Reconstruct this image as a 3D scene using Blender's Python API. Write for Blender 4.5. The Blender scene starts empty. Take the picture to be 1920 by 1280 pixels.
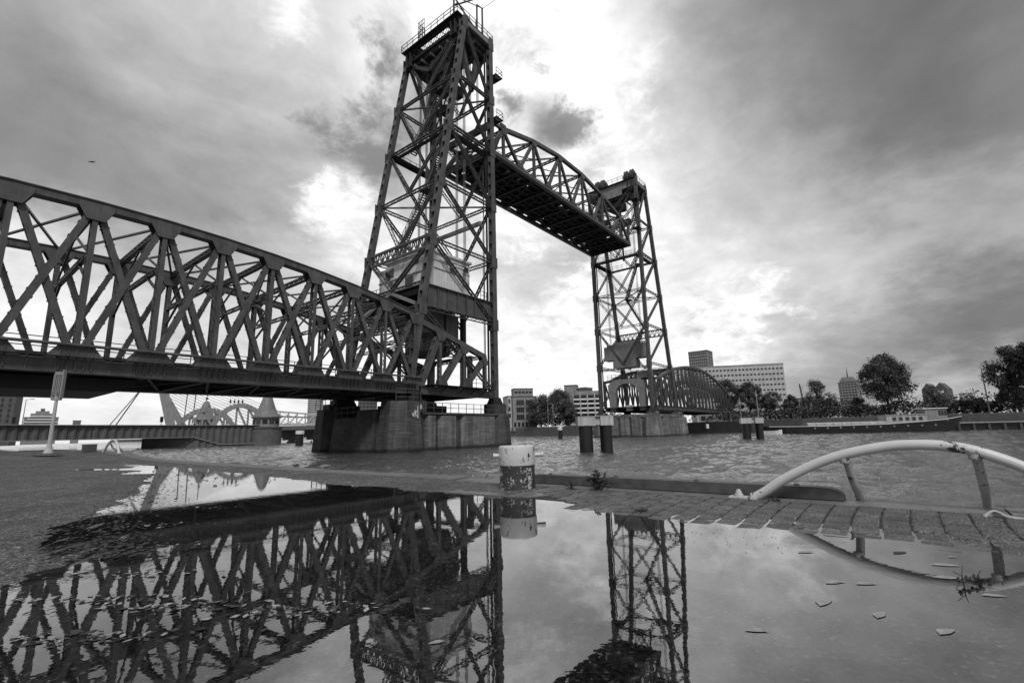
import bpy, math, random
import numpy as np
from mathutils import Vector, noise as mnoise
random.seed(7)
D = bpy.data
SC = bpy.context.scene
COL = SC.collection
R = math.radians

# ---------------------------------------------------------------- camera
cam_data = D.cameras.new('camera')
cam_data.lens = 16.63
cam_data.sensor_width = 36.0
cam_data.sensor_fit = 'HORIZONTAL'
cam_data.clip_start = 0.05
cam_data.clip_end = 3000
cam = D.objects.new('camera', cam_data)
COL.objects.link(cam)
EYE = Vector((-48.18, -41.00, 0.95))
yaw, pitch, roll = R(38.17), R(10.73), R(1.36)
fh = Vector((math.cos(yaw), math.sin(yaw), 0)); rt = Vector((math.sin(yaw), -math.cos(yaw), 0)); zz = Vector((0, 0, 1))
fwd = fh * math.cos(pitch) + zz * math.sin(pitch)
upv = -fh * math.sin(pitch) + zz * math.cos(pitch)
cr = rt * math.cos(roll) - upv * math.sin(roll)
cu = rt * math.sin(roll) + upv * math.cos(roll)
from mathutils import Matrix
cam.matrix_world = Matrix(((cr.x, cu.x, -fwd.x, EYE.x), (cr.y, cu.y, -fwd.y, EYE.y), (cr.z, cu.z, -fwd.z, EYE.z), (0, 0, 0, 1)))
SC.camera = cam

# ---------------------------------------------------------------- sky: daylight behind a broken cloud cover
SUN_AZ, SUN_EL = R(231), R(46)         # direction the light comes from
world = D.worlds.new('World'); SC.world = world; world.use_nodes = True
wt = world.node_tree; wn = wt.nodes; wl = wt.links
wn.clear()
def W(t, **kw):
    n = wn.new(t)
    for k, v in kw.items(): setattr(n, k, v)
    return n
def wm(op, a, b=None, c=None):
    n = W('ShaderNodeMath', operation=op)
    for i, v in enumerate((a, b, c)):
        if v is None: continue
        if isinstance(v, (int, float)): n.inputs[i].default_value = v
        else: wl.new(v, n.inputs[i])
    return n.outputs[0]
def wv(op, a, b=None, scale=None):
    n = W('ShaderNodeVectorMath', operation=op)
    for i, v in enumerate((a, b)):
        if v is None: continue
        if isinstance(v, tuple): n.inputs[i].default_value = v
        else: wl.new(v, n.inputs[i])
    if scale is not None: n.inputs['Scale'].default_value = scale
    return n.outputs['Value'] if op == 'DOT_PRODUCT' else n.outputs['Vector']
SKY = [(0.045,0.835,0.548,0.376,40),(0.156,0.775,0.612,0.515,40),(0.292,0.702,0.649,0.61,50),(0.387,0.608,0.693,0.753,120),(0.047,0.876,0.48,0.262,50),(0.146,0.836,0.53,0.485,50),(0.259,0.785,0.563,0.515,50),(0.375,0.711,0.596,0.644,80),(0.066,0.898,0.434,0.141,70),(0.151,0.879,0.452,0.205,70),(0.265,0.845,0.464,0.305,70),(0.348,0.781,0.519,0.456,80),(0.115,0.915,0.387,0.305,70),(0.296,0.869,0.396,0.305,60),(0.387,0.794,0.469,0.283,120),(0.449,0.785,0.426,0.956,220),(0.417,0.837,0.355,0.578,120),(0.457,0.724,0.517,0.352,300),(0.481,0.788,0.383,0.913,220),(0.468,0.826,0.313,0.485,150),(0.433,0.588,0.683,0.188,400),(0.467,0.615,0.635,0.205,400),(0.481,0.655,0.582,0.188,400),(0.429,0.649,0.629,0.753,300),(0.464,0.535,0.706,0.913,200),(0.579,0.42,0.699,0.939,120),(0.628,0.429,0.65,0.913,200),(0.661,0.43,0.615,0.156,500),(0.711,0.41,0.572,0.188,500),(0.764,0.398,0.507,0.913,200),(0.672,0.483,0.561,0.791,300),(0.703,0.306,0.642,0.913,80),(0.723,0.225,0.653,0.68,90),(0.747,0.153,0.647,0.305,90),(0.802,0.176,0.571,0.515,70),(0.782,0.066,0.62,0.223,50),(0.854,0.05,0.518,0.262,50),(0.825,-0.03,0.564,0.216,50),(0.857,-0.086,0.508,0.181,50),(0.91,-0.073,0.407,0.162,60),(0.837,-0.176,0.519,0.162,60),(0.862,-0.187,0.472,0.376,120),(0.908,-0.159,0.388,0.205,60),(0.834,0.272,0.479,0.776,70),(0.88,0.163,0.447,0.515,70),(0.928,0.078,0.364,0.445,60),(0.96,0.014,0.278,0.546,70),(0.952,-0.084,0.294,0.565,80),(0.946,-0.168,0.276,0.546,100),(0.966,-0.165,0.201,0.141,100),(0.976,-0.139,0.168,0.156,100),(0.956,0.092,0.277,0.631,80),(0.954,0.184,0.235,0.807,100),(0.897,0.31,0.314,0.753,80),(0.951,0.257,0.173,0.753,120),(0.977,0.153,0.152,0.456,100),(0.987,0.032,0.155,0.296,90),(0.988,-0.07,0.14,0.223,100),(0.984,-0.147,0.104,0.188,100),(0.996,-0.067,0.052,0.578,300),(0.994,0.073,0.077,0.328,150),(0.989,-0.144,0.046,0.515,200),(0.744,0.522,0.416,0.68,120),(0.804,0.493,0.333,0.503,150),(0.769,0.573,0.284,0.61,150),(0.832,0.511,0.215,0.68,150),(0.772,0.623,0.131,0.776,100),(0.851,0.515,0.105,0.776,100),(0.912,0.401,0.088,0.716,100),(0.354,0.911,0.211,0.546,70),(0.239,0.943,0.234,0.456,60),(0.114,0.972,0.205,0.68,70),(0.074,0.982,0.175,0.761,70),(0.194,0.979,0.064,0.672,60),(0.372,0.926,0.067,0.716,60),(0.511,0.857,0.068,0.716,60),(0.109,0.994,0.03,0.73,60),(0.656,0.743,0.133,0.73,60),(-0.712,-0.56,0.423,0.4,8),(-0.675,0.604,0.423,0.4,8),(0.428,-0.799,0.423,0.35,8),(-0.393,-0.309,0.866,0.45,8),(-0.071,0.495,0.866,0.45,8),(0.464,-0.186,0.866,0.35,8),(0.069,0.054,0.996,0.45,8),(-0.984,0.031,0.174,0.5,8),(-0.202,-0.964,0.174,0.4,8)]
tc = W('ShaderNodeTexCoord').outputs['Generated']
def wnoise(vec, scale, detail, rough=0.55, dist=0.0):
    n = W('ShaderNodeTexNoise'); n.inputs['Scale'].default_value = scale; n.inputs['Detail'].default_value = detail
    n.inputs['Roughness'].default_value = rough; n.inputs['Distortion'].default_value = dist
    wl.new(vec, n.inputs['Vector']); return n
# cloud deck seen in perspective: direction projected on a high plane
sep = W('ShaderNodeSeparateXYZ'); wl.new(tc, sep.inputs[0])
den = wm('ADD', wm('MAXIMUM', sep.outputs['Z'], 0.0), 0.32)
comb = W('ShaderNodeCombineXYZ')
wl.new(wm('DIVIDE', sep.outputs['X'], den), comb.inputs[0]); wl.new(wm('DIVIDE', sep.outputs['Y'], den), comb.inputs[1])
comb.inputs[2].default_value = 3.7
deck = comb.outputs[0]
w1 = wnoise(deck, 2.4, 8.0, 0.56).outputs['Color']
w2 = wnoise(deck, 10.0, 8.0, 0.62).outputs['Color']
warp = wv('ADD', wv('SCALE', wv('SUBTRACT', w1, (.5, .5, .5)), scale=0.2), wv('SCALE', wv('SUBTRACT', w2, (.5, .5, .5)), scale=0.1))
dirn = wv('NORMALIZE', wv('ADD', tc, warp))
num = None; tot = None
for (dx, dy, dz, val, k) in SKY:
    e = wm('EXPONENT', wm('MULTIPLY_ADD', wv('DOT_PRODUCT', dirn, (dx, dy, dz)), k * 3.0, -k * 3.0))
    tot = wm('ADD', e, tot if tot is not None else 1e-7)
    num = wm('MULTIPLY_ADD', e, val, num if num is not None else 4e-8)
cl = wm('DIVIDE', num, tot)
fb = wnoise(deck, 3.0, 10.0, 0.6, 0.5).outputs['Fac']
fb2 = wnoise(deck, 10.0, 10.0, 0.66, 0.35).outputs['Fac']
HOLES = [(0.416,0.596,0.686,500),(0.451,0.600,0.660,500),(0.469,0.628,0.621,500),(0.472,0.671,0.573,420),(0.448,0.728,0.519,500),(0.479,0.714,0.512,600),(0.651,0.434,0.622,420),(0.685,0.410,0.602,500),(0.721,0.405,0.563,900),(0.633,0.485,0.603,600),(0.728,0.380,0.570,1500),(0.394,0.739,0.546,700),(0.677,0.312,0.666,2500)]                        # gaps of darker open sky between the clouds
BILLOWS = [(0.448,0.784,0.431,260),(0.472,0.745,0.471,400),(0.424,0.806,0.413,500),(0.496,0.783,0.375,400),(0.441,0.665,0.602,700),(0.764,0.417,0.492,160),(0.619,0.422,0.662,120),(0.721,0.560,0.407,150),(0.830,0.509,0.226,200),(0.956,0.251,0.152,160),(0.724,0.478,0.497,200),(0.494,0.527,0.691,200),(0.957,0.187,0.220,140),(0.931,0.276,0.237,200),(0.864,0.360,0.351,200),(0.829,0.479,0.289,250),(0.739,0.328,0.588,120),(0.791,0.595,0.141,200),(0.298,0.680,0.670,300)]                       # sunlit cumulus heads
def blob(table, vecs):
    m = None
    for (dx, dy, dz, k) in table:
        e = wm('EXPONENT', wm('MULTIPLY_ADD', wv('DOT_PRODUCT', vecs, (dx, dy, dz)), k, -k))
        m = e if m is None else wm('MAXIMUM', m, e)
    return m
def sstep(v, a, b):
    n = W('ShaderNodeMapRange', interpolation_type='SMOOTHSTEP'); n.inputs['From Min'].default_value = a; n.inputs['From Max'].default_value = b
    wl.new(v, n.inputs['Value']); return n.outputs[0]
crisp = blob([(0.598,0.606,0.525,9)], tc)
amp = wm('MULTIPLY_ADD', crisp, 0.6, 0.55)
puff = wm('ADD', wm('MULTIPLY', wm('ADD', wm('MULTIPLY_ADD', fb, 0.9, -0.45), wm('MULTIPLY_ADD', fb2, 0.42, -0.21)), amp), 1.0)
cl = wm('MULTIPLY', cl, puff)
lump = wnoise(deck, 9.0, 12.0, 0.66, 0.25).outputs['Fac']
lump2 = wnoise(deck, 5.0, 12.0, 0.62, 0.4).outputs['Color']
wsmall = wv('NORMALIZE', wv('ADD', tc, wv('SCALE', wv('SUBTRACT', lump2, (.5, .5, .5)), scale=0.09)))
bil = sstep(wm('MULTIPLY_ADD', lump, 1.6, wm('MULTIPLY_ADD', blob(BILLOWS, wsmall), 0.95, -0.95)), 0.35, 0.85)
shade = wm('MULTIPLY_ADD', fb2, 1.1, wm('MULTIPLY_ADD', fb, 0.5, -0.03))
cl = wm('ADD', wm('MULTIPLY', cl, wm('SUBTRACT', 1.0, bil)), wm('MULTIPLY', bil, shade))
hol = sstep(wm('MULTIPLY_ADD', lump, 3.0, wm('MULTIPLY_ADD', blob(HOLES, wsmall), 0.95, -1.72)), 0.30, 1.0)
cl = wm('ADD', wm('MULTIPLY', cl, wm('SUBTRACT', 1.0, wm('MULTIPLY', hol, .85))), wm('MULTIPLY', hol, 0.21))
cl = wm('MULTIPLY', wm('POWER', wm('MAXIMUM', cl, 0.0), 1.3), 15.2)           # radiance before the 0.1 background strength
sky = W('ShaderNodeTexSky', sky_type='NISHITA'); sky.sun_disc = False
sky.sun_elevation = SUN_EL; sky.sun_rotation = R(90) - SUN_AZ; sky.air_density = 1.2; sky.dust_density = 2.0
bw = W('ShaderNodeRGBToBW'); wl.new(sky.outputs[0], bw.inputs[0])
mixed = wm('MULTIPLY_ADD', cl, 0.93, wm('MULTIPLY', wm('MINIMUM', bw.outputs[0], 6.0), 0.07))
bg = W('ShaderNodeBackground'); bg.inputs['Strength'].default_value = 0.1
wl.new(mixed, bg.inputs['Color'])
wo = W('ShaderNodeOutputWorld'); wl.new(bg.outputs[0], wo.inputs[0])
world.cycles.sampling_method = 'MANUAL'; world.cycles.sample_map_resolution = 512

sun = D.lights.new('sun', 'SUN'); sun.energy = 2.2; sun.angle = R(10); sun.color = (1, 1, 1)
so = D.objects.new('sun', sun); COL.objects.link(so)
sd = Vector((math.cos(SUN_AZ) * math.cos(SUN_EL), math.sin(SUN_AZ) * math.cos(SUN_EL), math.sin(SUN_EL)))
so.rotation_euler = sd.to_track_quat('Z', 'Y').to_euler(); so.location = (0, 0, 120)

vs = SC.view_settings
vs.view_transform = 'Standard'; vs.look = 'None'; vs.exposure = 0.0; vs.gamma = 1.0; vs.use_curve_mapping = False

# ---------------------------------------------------------------- materials (the photograph is black and white: neutral greys)
def nodes(m):
    m.use_nodes = True; t = m.node_tree
    return t, t.nodes['Principled BSDF']
def g(v): return (v, v, v, 1)
class NT:
    def __init__(s, t): s.t = t
    def n(s, typ, **kw):
        x = s.t.nodes.new(typ)
        for k, v in kw.items(): setattr(x, k, v)
        return x
    def link(s, a, b): s.t.links.new(a, b)
    def coord(s, kind='Object', scale=(1, 1, 1)):
        c = s.n('ShaderNodeTexCoord'); m = s.n('ShaderNodeMapping'); m.inputs['Scale'].default_value = scale
        if kind == 'World':
            c = s.n('ShaderNodeNewGeometry'); s.link(c.outputs['Position'], m.inputs['Vector'])
        else: s.link(c.outputs[kind], m.inputs['Vector'])
        return m.outputs[0]
    def noise(s, vec, scale, detail=4, rough=.55, dist=0):
        x = s.n('ShaderNodeTexNoise'); x.inputs['Scale'].default_value = scale; x.inputs['Detail'].default_value = detail
        x.inputs['Roughness'].default_value = rough; x.inputs['Distortion'].default_value = dist
        s.link(vec, x.inputs['Vector']); return x.outputs['Fac']
    def ramp(s, fac, stops):
        x = s.n('ShaderNodeValToRGB'); e = x.color_ramp.elements
        while len(e) < len(stops): e.new(.5)
        for i, (p, v) in enumerate(stops): e[i].position = p; e[i].color = g(v)
        s.link(fac, x.inputs[0]); return x.outputs[0]
    def mix(s, fac, a, b, mode='MIX'):
        x = s.n('ShaderNodeMix', data_type='RGBA', blend_type=mode)
        for sock, v in ((x.inputs[0], fac), (x.inputs[6], a), (x.inputs[7], b)):
            if isinstance(v, (int, float)):
                sock.default_value = v if sock == x.inputs[0] else g(v)
            else: s.link(v, sock)
        return x.outputs[2]
    def math(s, op, a, b=0.0):
        x = s.n('ShaderNodeMath', operation=op)
        for i, v in enumerate((a, b)):
            if isinstance(v, (int, float)): x.inputs[i].default_value = v
            else: s.link(v, x.inputs[i])
        return x.outputs[0]
    def sepz(s, vec):
        x = s.n('ShaderNodeSeparateXYZ'); s.link(vec, x.inputs[0]); return x.outputs
    def bump(s, h, strength, dist=.02):
        x = s.n('ShaderNodeBump'); x.inputs['Strength'].default_value = strength; x.inputs['Distance'].default_value = dist
        s.link(h, x.inputs['Height']); return x.outputs[0]

def mat_plain(name, v, rough=.6, var=.35, scale=1.5, metallic=0, streak=False, spec=.4, bump=0.0):
    m = D.materials.new(name); t, b = nodes(m); N = NT(t)
    co = N.coord('World')
    f = N.noise(co, scale, 6, .62)
    c = N.ramp(f, [(.28, v * (1 - var)), (.52, v), (.78, v * (1 + var))])
    if streak:
        s2 = N.noise(N.coord('World', (3.2, 3.2, .22)), 1.0, 5, .6)
        c = N.mix(N.ramp(s2, [(.42, 0), (.66, .6)]), c, v * .45)
    N.link(c, b.inputs['Base Color'])
    b.inputs['Roughness'].default_value = rough; b.inputs['Metallic'].default_value = metallic
    b.inputs['Specular IOR Level'].default_value = spec
    if bump:
        N.link(N.bump(N.noise(co, scale * 9, 4), bump, .03), b.inputs['Normal'])
    return m

M = {}
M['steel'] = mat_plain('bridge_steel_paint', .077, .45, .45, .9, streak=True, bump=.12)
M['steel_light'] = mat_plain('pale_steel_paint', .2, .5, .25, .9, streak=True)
M['steel_dark'] = mat_plain('shaded_steel', .024, .6, .4, .9, streak=True)  # the same bridge steel, with underside shade put into a darker colour
M['rail'] = mat_plain('railing_steel', .07, .5, .3, 2)
M['rope'] = mat_plain('wire_rope', .09, .5, .2, 4)
M['house'] = mat_plain('machine_house_concrete', .6, .85, .16, .6, streak=True)
M['counter'] = mat_plain('counterweight_concrete', .2, .85, .25, .5, streak=True)
M['glass'] = mat_plain('dark_window_glass', .025, .08, .3, .3, spec=.6)
M['wood'] = mat_plain('wet_timber', .075, .55, .4, 6)
M['trunk'] = mat_plain('bark', .04, .9, .4, 8)
M['white'] = mat_plain('white_paint', .62, .5, .1, .7)
M['pale'] = mat_plain('pale_render', .42, .8, .12, .4, streak=True)
M['mid'] = mat_plain('grey_render', .24, .8, .15, .4, streak=True)
M['darkwall'] = mat_plain('dark_brick', .09, .85, .25, .7)
M['black'] = mat_plain('black_hull_paint', .014, .4, .3, .8)
M['leafpale'] = mat_plain('pale_dead_leaf', .27, .7, .4, 25)
M['leafdark'] = mat_plain('dark_dead_leaf', .035, .6, .4, 25)
M['bird'] = mat_plain('dark_feathers', .03, .8, .2, 5)
M['tiles'] = mat_plain('roof_tiles', .11, .8, .3, 1.2)
M['cone'] = mat_plain('lead_roof', .17, .6, .25, .5, streak=True)
M['graffiti'] = mat_plain('white_spray_paint', .5, .8, .3, 9)

def mat_foliage(name, v):
    m = D.materials.new(name); t, b = nodes(m); N = NT(t)
    f = N.noise(N.coord('World'), .5, 5, .7)
    N.link(N.ramp(f, [(.34, v * .3), (.5, v), (.66, v * 2.6)]), b.inputs['Base Color'])  # wide tone range paints sunlit and shaded leaf clumps into the colour
    b.inputs['Roughness'].default_value = .75; b.inputs['Specular IOR Level'].default_value = .15
    return m
M['foliage'] = mat_foliage('dark_foliage', .06)
M['foliage2'] = mat_foliage('mid_foliage', .085)
M['weed'] = mat_foliage('weed_leaves', .07)

def mat_pier(name, v):
    m = D.materials.new(name); t, b = nodes(m); N = NT(t)
    co = N.coord('World')
    f = N.noise(co, .7, 7, .65)
    c = N.ramp(f, [(.25, v * .5), (.5, v), (.75, v * 1.6)])
    s1 = N.noise(N.coord('World', (1.6, 1.6, .10)), 1.0, 6, .65)
    c = N.mix(N.ramp(s1, [(.42, .0), (.58, .65)]), c, v * .25)
    s2 = N.noise(N.coord('World', (4.5, 4.5, .2)), 1.0, 5, .6)
    c = N.mix(N.ramp(s2, [(.60, .0), (.74, .45)]), c, v * 2.6)
    s3 = N.noise(N.coord('World', (.4, .4, 5)), 1.0, 5, .75)        # shuttering board lines
    c = N.mix(N.ramp(s3, [(.52, 0), (.66, .6)]), c, v * 2.1)
    z = N.sepz(co)[2]
    zz_ = N.math('ADD', z, N.math('MULTIPLY', N.noise(co, .8, 4), .5))
    c = N.mix(N.ramp(N.math('ADD', N.math('MULTIPLY', zz_, .5), .35), [(.12, 1), (.24, 0)]), c, v * .13)  # tide stain
    N.link(c, b.inputs['Base Color']); b.inputs['Roughness'].default_value = .75
    N.link(N.bump(N.math('ADD', N.noise(co, 5, 6, .7), N.math('MULTIPLY', s3, .6)), .5, .06), b.inputs['Normal'])
    return m
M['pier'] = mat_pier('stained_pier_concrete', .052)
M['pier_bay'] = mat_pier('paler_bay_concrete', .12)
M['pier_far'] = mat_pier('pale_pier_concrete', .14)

def mat_quay(name, v):
    m = D.materials.new(name); t, b = nodes(m); N = NT(t)
    co = N.coord('World')
    f = N.noise(co, 1.3, 8, .7)
    c = N.ramp(f, [(.28, v * .55), (.5, v), (.74, v * 1.5)])
    sp = N.noise(co, 90, 3, .7)
    c = N.mix(.5, c, N.ramp(sp, [(.3, v * .4), (.62, v * 1.7)]))
    c = N.mix(N.ramp(N.noise(N.coord('World', (.7, 6, 1)), 1.2, 5), [(.5, 0), (.7, .5)]), c, v * .45)
    N.link(c, b.inputs['Base Color'])
    N.link(N.ramp(f, [(.35, .3), (.65, .62)]), b.inputs['Roughness'])
    N.link(N.bump(N.math('ADD', sp, N.math('MULTIPLY', f, 2.5)), .5, .01), b.inputs['Normal'])
    return m
M['concrete'] = mat_quay('wet_quay_concrete', .13)

def mat_asphalt(name, v):
    m = D.materials.new(name); t, b = nodes(m); N = NT(t)
    co = N.coord('World')
    big = N.noise(co, .45, 6, .6)
    sp = N.n('ShaderNodeTexVoronoi'); sp.inputs['Scale'].default_value = 75; N.link(co, sp.inputs['Vector'])
    sc2 = N.n('ShaderNodeSeparateColor'); N.link(sp.outputs['Color'], sc2.inputs[0])
    c = N.ramp(sc2.outputs[0], [(.0, v * .35), (.55, v), (.9, v * 1.9), (1.0, v * 3.4)])
    c = N.mix(.6, c, N.ramp(big, [(.3, .45), (.7, 1.35)]), 'MULTIPLY')
    c = N.mix(.8, c, N.ramp(N.math('ADD', N.math('MULTIPLY', N.noise(co, 12, 6, .9), .6), N.math('MULTIPLY', N.noise(co, 45, 4, .9), .4)), [(.40, .1), (.5, .75), (.59, 2.9)]), 'MULTIPLY')
    vo = N.n('ShaderNodeTexVoronoi', feature='DISTANCE_TO_EDGE'); vo.inputs['Scale'].default_value = .55
    wob = N.n('ShaderNodeVectorMath', operation='ADD'); nz = N.n('ShaderNodeTexNoise'); nz.inputs['Scale'].default_value = 1.6; nz.inputs['Detail'].default_value = 6
    N.link(co, nz.inputs['Vector']); N.link(co, wob.inputs[0]); N.link(nz.outputs['Color'], wob.inputs[1]); N.link(wob.outputs[0], vo.inputs['Vector'])
    crack = N.ramp(vo.outputs['Distance'], [(.0, 1), (.012, 0)])
    c = N.mix(N.math('MULTIPLY', crack, N.ramp(N.noise(co, .35, 3), [(.48, 0), (.56, .85)])), c, v * .15)
    c = N.mix(N.ramp(N.noise(co, .8, 6, .7, .6), [(.5, 0), (.6, .55)]), c, v * .42)
    N.link(c, b.inputs['Base Color'])
    N.link(N.ramp(big, [(.35, .5), (.65, .75)]), b.inputs['Roughness'])
    fine = N.noise(co, 30, 6, .75)
    h = N.math('ADD', N.math('MULTIPLY', sp.outputs['Distance'], -1.0), N.math('MULTIPLY', fine, 1.2))
    N.link(N.bump(h, 1.0, .035), b.inputs['Normal'])
    return m
M['asphalt'] = mat_asphalt('wet_asphalt', .13)
M['mud'] = mat_asphalt('wet_mud', .014)

def mat_brick(name, v):
    m = D.materials.new(name); t, b = nodes(m); N = NT(t)
    co = N.coord('World')
    oi = N.n('ShaderNodeObjectInfo')
    sp = N.noise(co, 62, 4, .85)
    c = N.ramp(sp, [(.4, v * .1), (.5, v * .85), (.59, v * 4.2)])
    c = N.mix(.75, c, N.ramp(oi.outputs['Random'], [(0, .7), (1, 1.3)]), 'MULTIPLY')
    c = N.mix(N.ramp(N.noise(co, 5, 6), [(.42, 0), (.68, .6)]), c, v * .4)
    N.link(c, b.inputs['Base Color']); b.inputs['Roughness'].default_value = .55
    N.link(N.bump(N.math('ADD', sp, N.noise(co, 25, 5, .7)), .9, .008), b.inputs['Normal'])
    return m
M['brick'] = mat_brick('wet_paving_brick', .062)

def mat_puddle():
    m = D.materials.new('rain_puddle'); t, b = nodes(m); N = NT(t)
    co = N.coord('World')
    sp = N.n('ShaderNodeTexVoronoi'); sp.inputs['Scale'].default_value = 60; N.link(co, sp.inputs['Vector'])
    sc2 = N.n('ShaderNodeSeparateColor'); N.link(sp.outputs['Color'], sc2.inputs[0])
    big = N.noise(co, .9, 7, .65)
    c = N.ramp(sc2.outputs[0], [(0, .006), (.6, .013), (.94, .024), (1, .07)])
    c = N.mix(.8, c, N.ramp(big, [(.3, .4), (.7, 1.5)]), 'MULTIPLY')
    spk = N.noise(co, 34, 4, .8)                                     # pale grit seen through shallow water
    c = N.mix(N.ramp(spk, [(.70, 0), (.76, .45)]), c, .09)
    N.link(c, b.inputs['Base Color'])
    st = N.noise(N.coord('World', (2.2, .9, 1)), 1.6, 8, .7, 1.2)
    scum = N.math('MULTIPLY', N.ramp(st, [(.55, 0), (.68, .5)]), N.ramp(N.noise(co, 40, 4, .8), [(.4, .15), (.65, 1)]))
    nc = N.mix(scum, c, .085); N.link(nc, b.inputs['Base Color'])
    N.link(N.math('ADD', N.math('MULTIPLY', scum, .12), .010), b.inputs['Roughness'])
    b.inputs['IOR'].default_value = 2.3
    wv1 = N.noise(N.coord('World', (1, 1, 1)), 7.0, 3, .5)
    wv2 = N.noise(N.coord('World', (1, 1, 1)), 28, 2, .5)
    N.link(N.bump(N.math('ADD', wv1, N.math('MULTIPLY', wv2, .1)), .05, .006), b.inputs['Normal'])
    return m
M['puddle'] = mat_puddle()

def mat_river():
    m = D.materials.new('river_water'); t, b = nodes(m); N = NT(t)
    b.inputs['Base Color'].default_value = g(.06)
    b.inputs['Roughness'].default_value = .05; b.inputs['IOR'].default_value = 2.35
    co = N.coord('World')
    h = N.math('ADD', N.noise(co, 3.0, 4, .6, .5), N.math('MULTIPLY', N.noise(co, 11, 4, .6), .3))
    N.link(N.bump(h, 1.0, .16), b.inputs['Normal'])
    return m
M['river'] = mat_river()

def mat_chipped(name, base, chip, lo, hi, scale, pw=1.5, ps=.16):
    m = D.materials.new(name); t, b = nodes(m); N = NT(t)
    co = N.coord('World'); f = N.noise(co, scale, 5, .62, .4)
    patch = N.noise(co, scale * ps, 3, .5)
    f2 = N.math('ADD', f, N.math('MULTIPLY', N.math('SUBTRACT', patch, .5), pw))
    k = N.ramp(f2, [(lo, 0), (hi, 1)])
    c = N.mix(k, N.ramp(N.noise(co, 3, 5), [(.3, base * .85), (.7, base)]), chip)
    N.link(c, b.inputs['Base Color']); b.inputs['Roughness'].default_value = .45
    N.link(N.bump(N.math('MULTIPLY', k, -1.0), .3, .004), b.inputs['Normal'])
    return m
M['boll_white'] = mat_chipped('chipped_white_paint', .55, .03, .665, .68, 36, 1.0, .2)
M['boll_dark'] = mat_chipped('flaking_dark_paint', .03, .38, .60, .64, 30, 1.0, .22)
M['arch'] = mat_chipped('worn_white_paint', .55, .05, .72, .75, 14)
M['arch_rust'] = mat_chipped('rusty_white_paint', .34, .05, .66, .72, 26)

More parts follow.
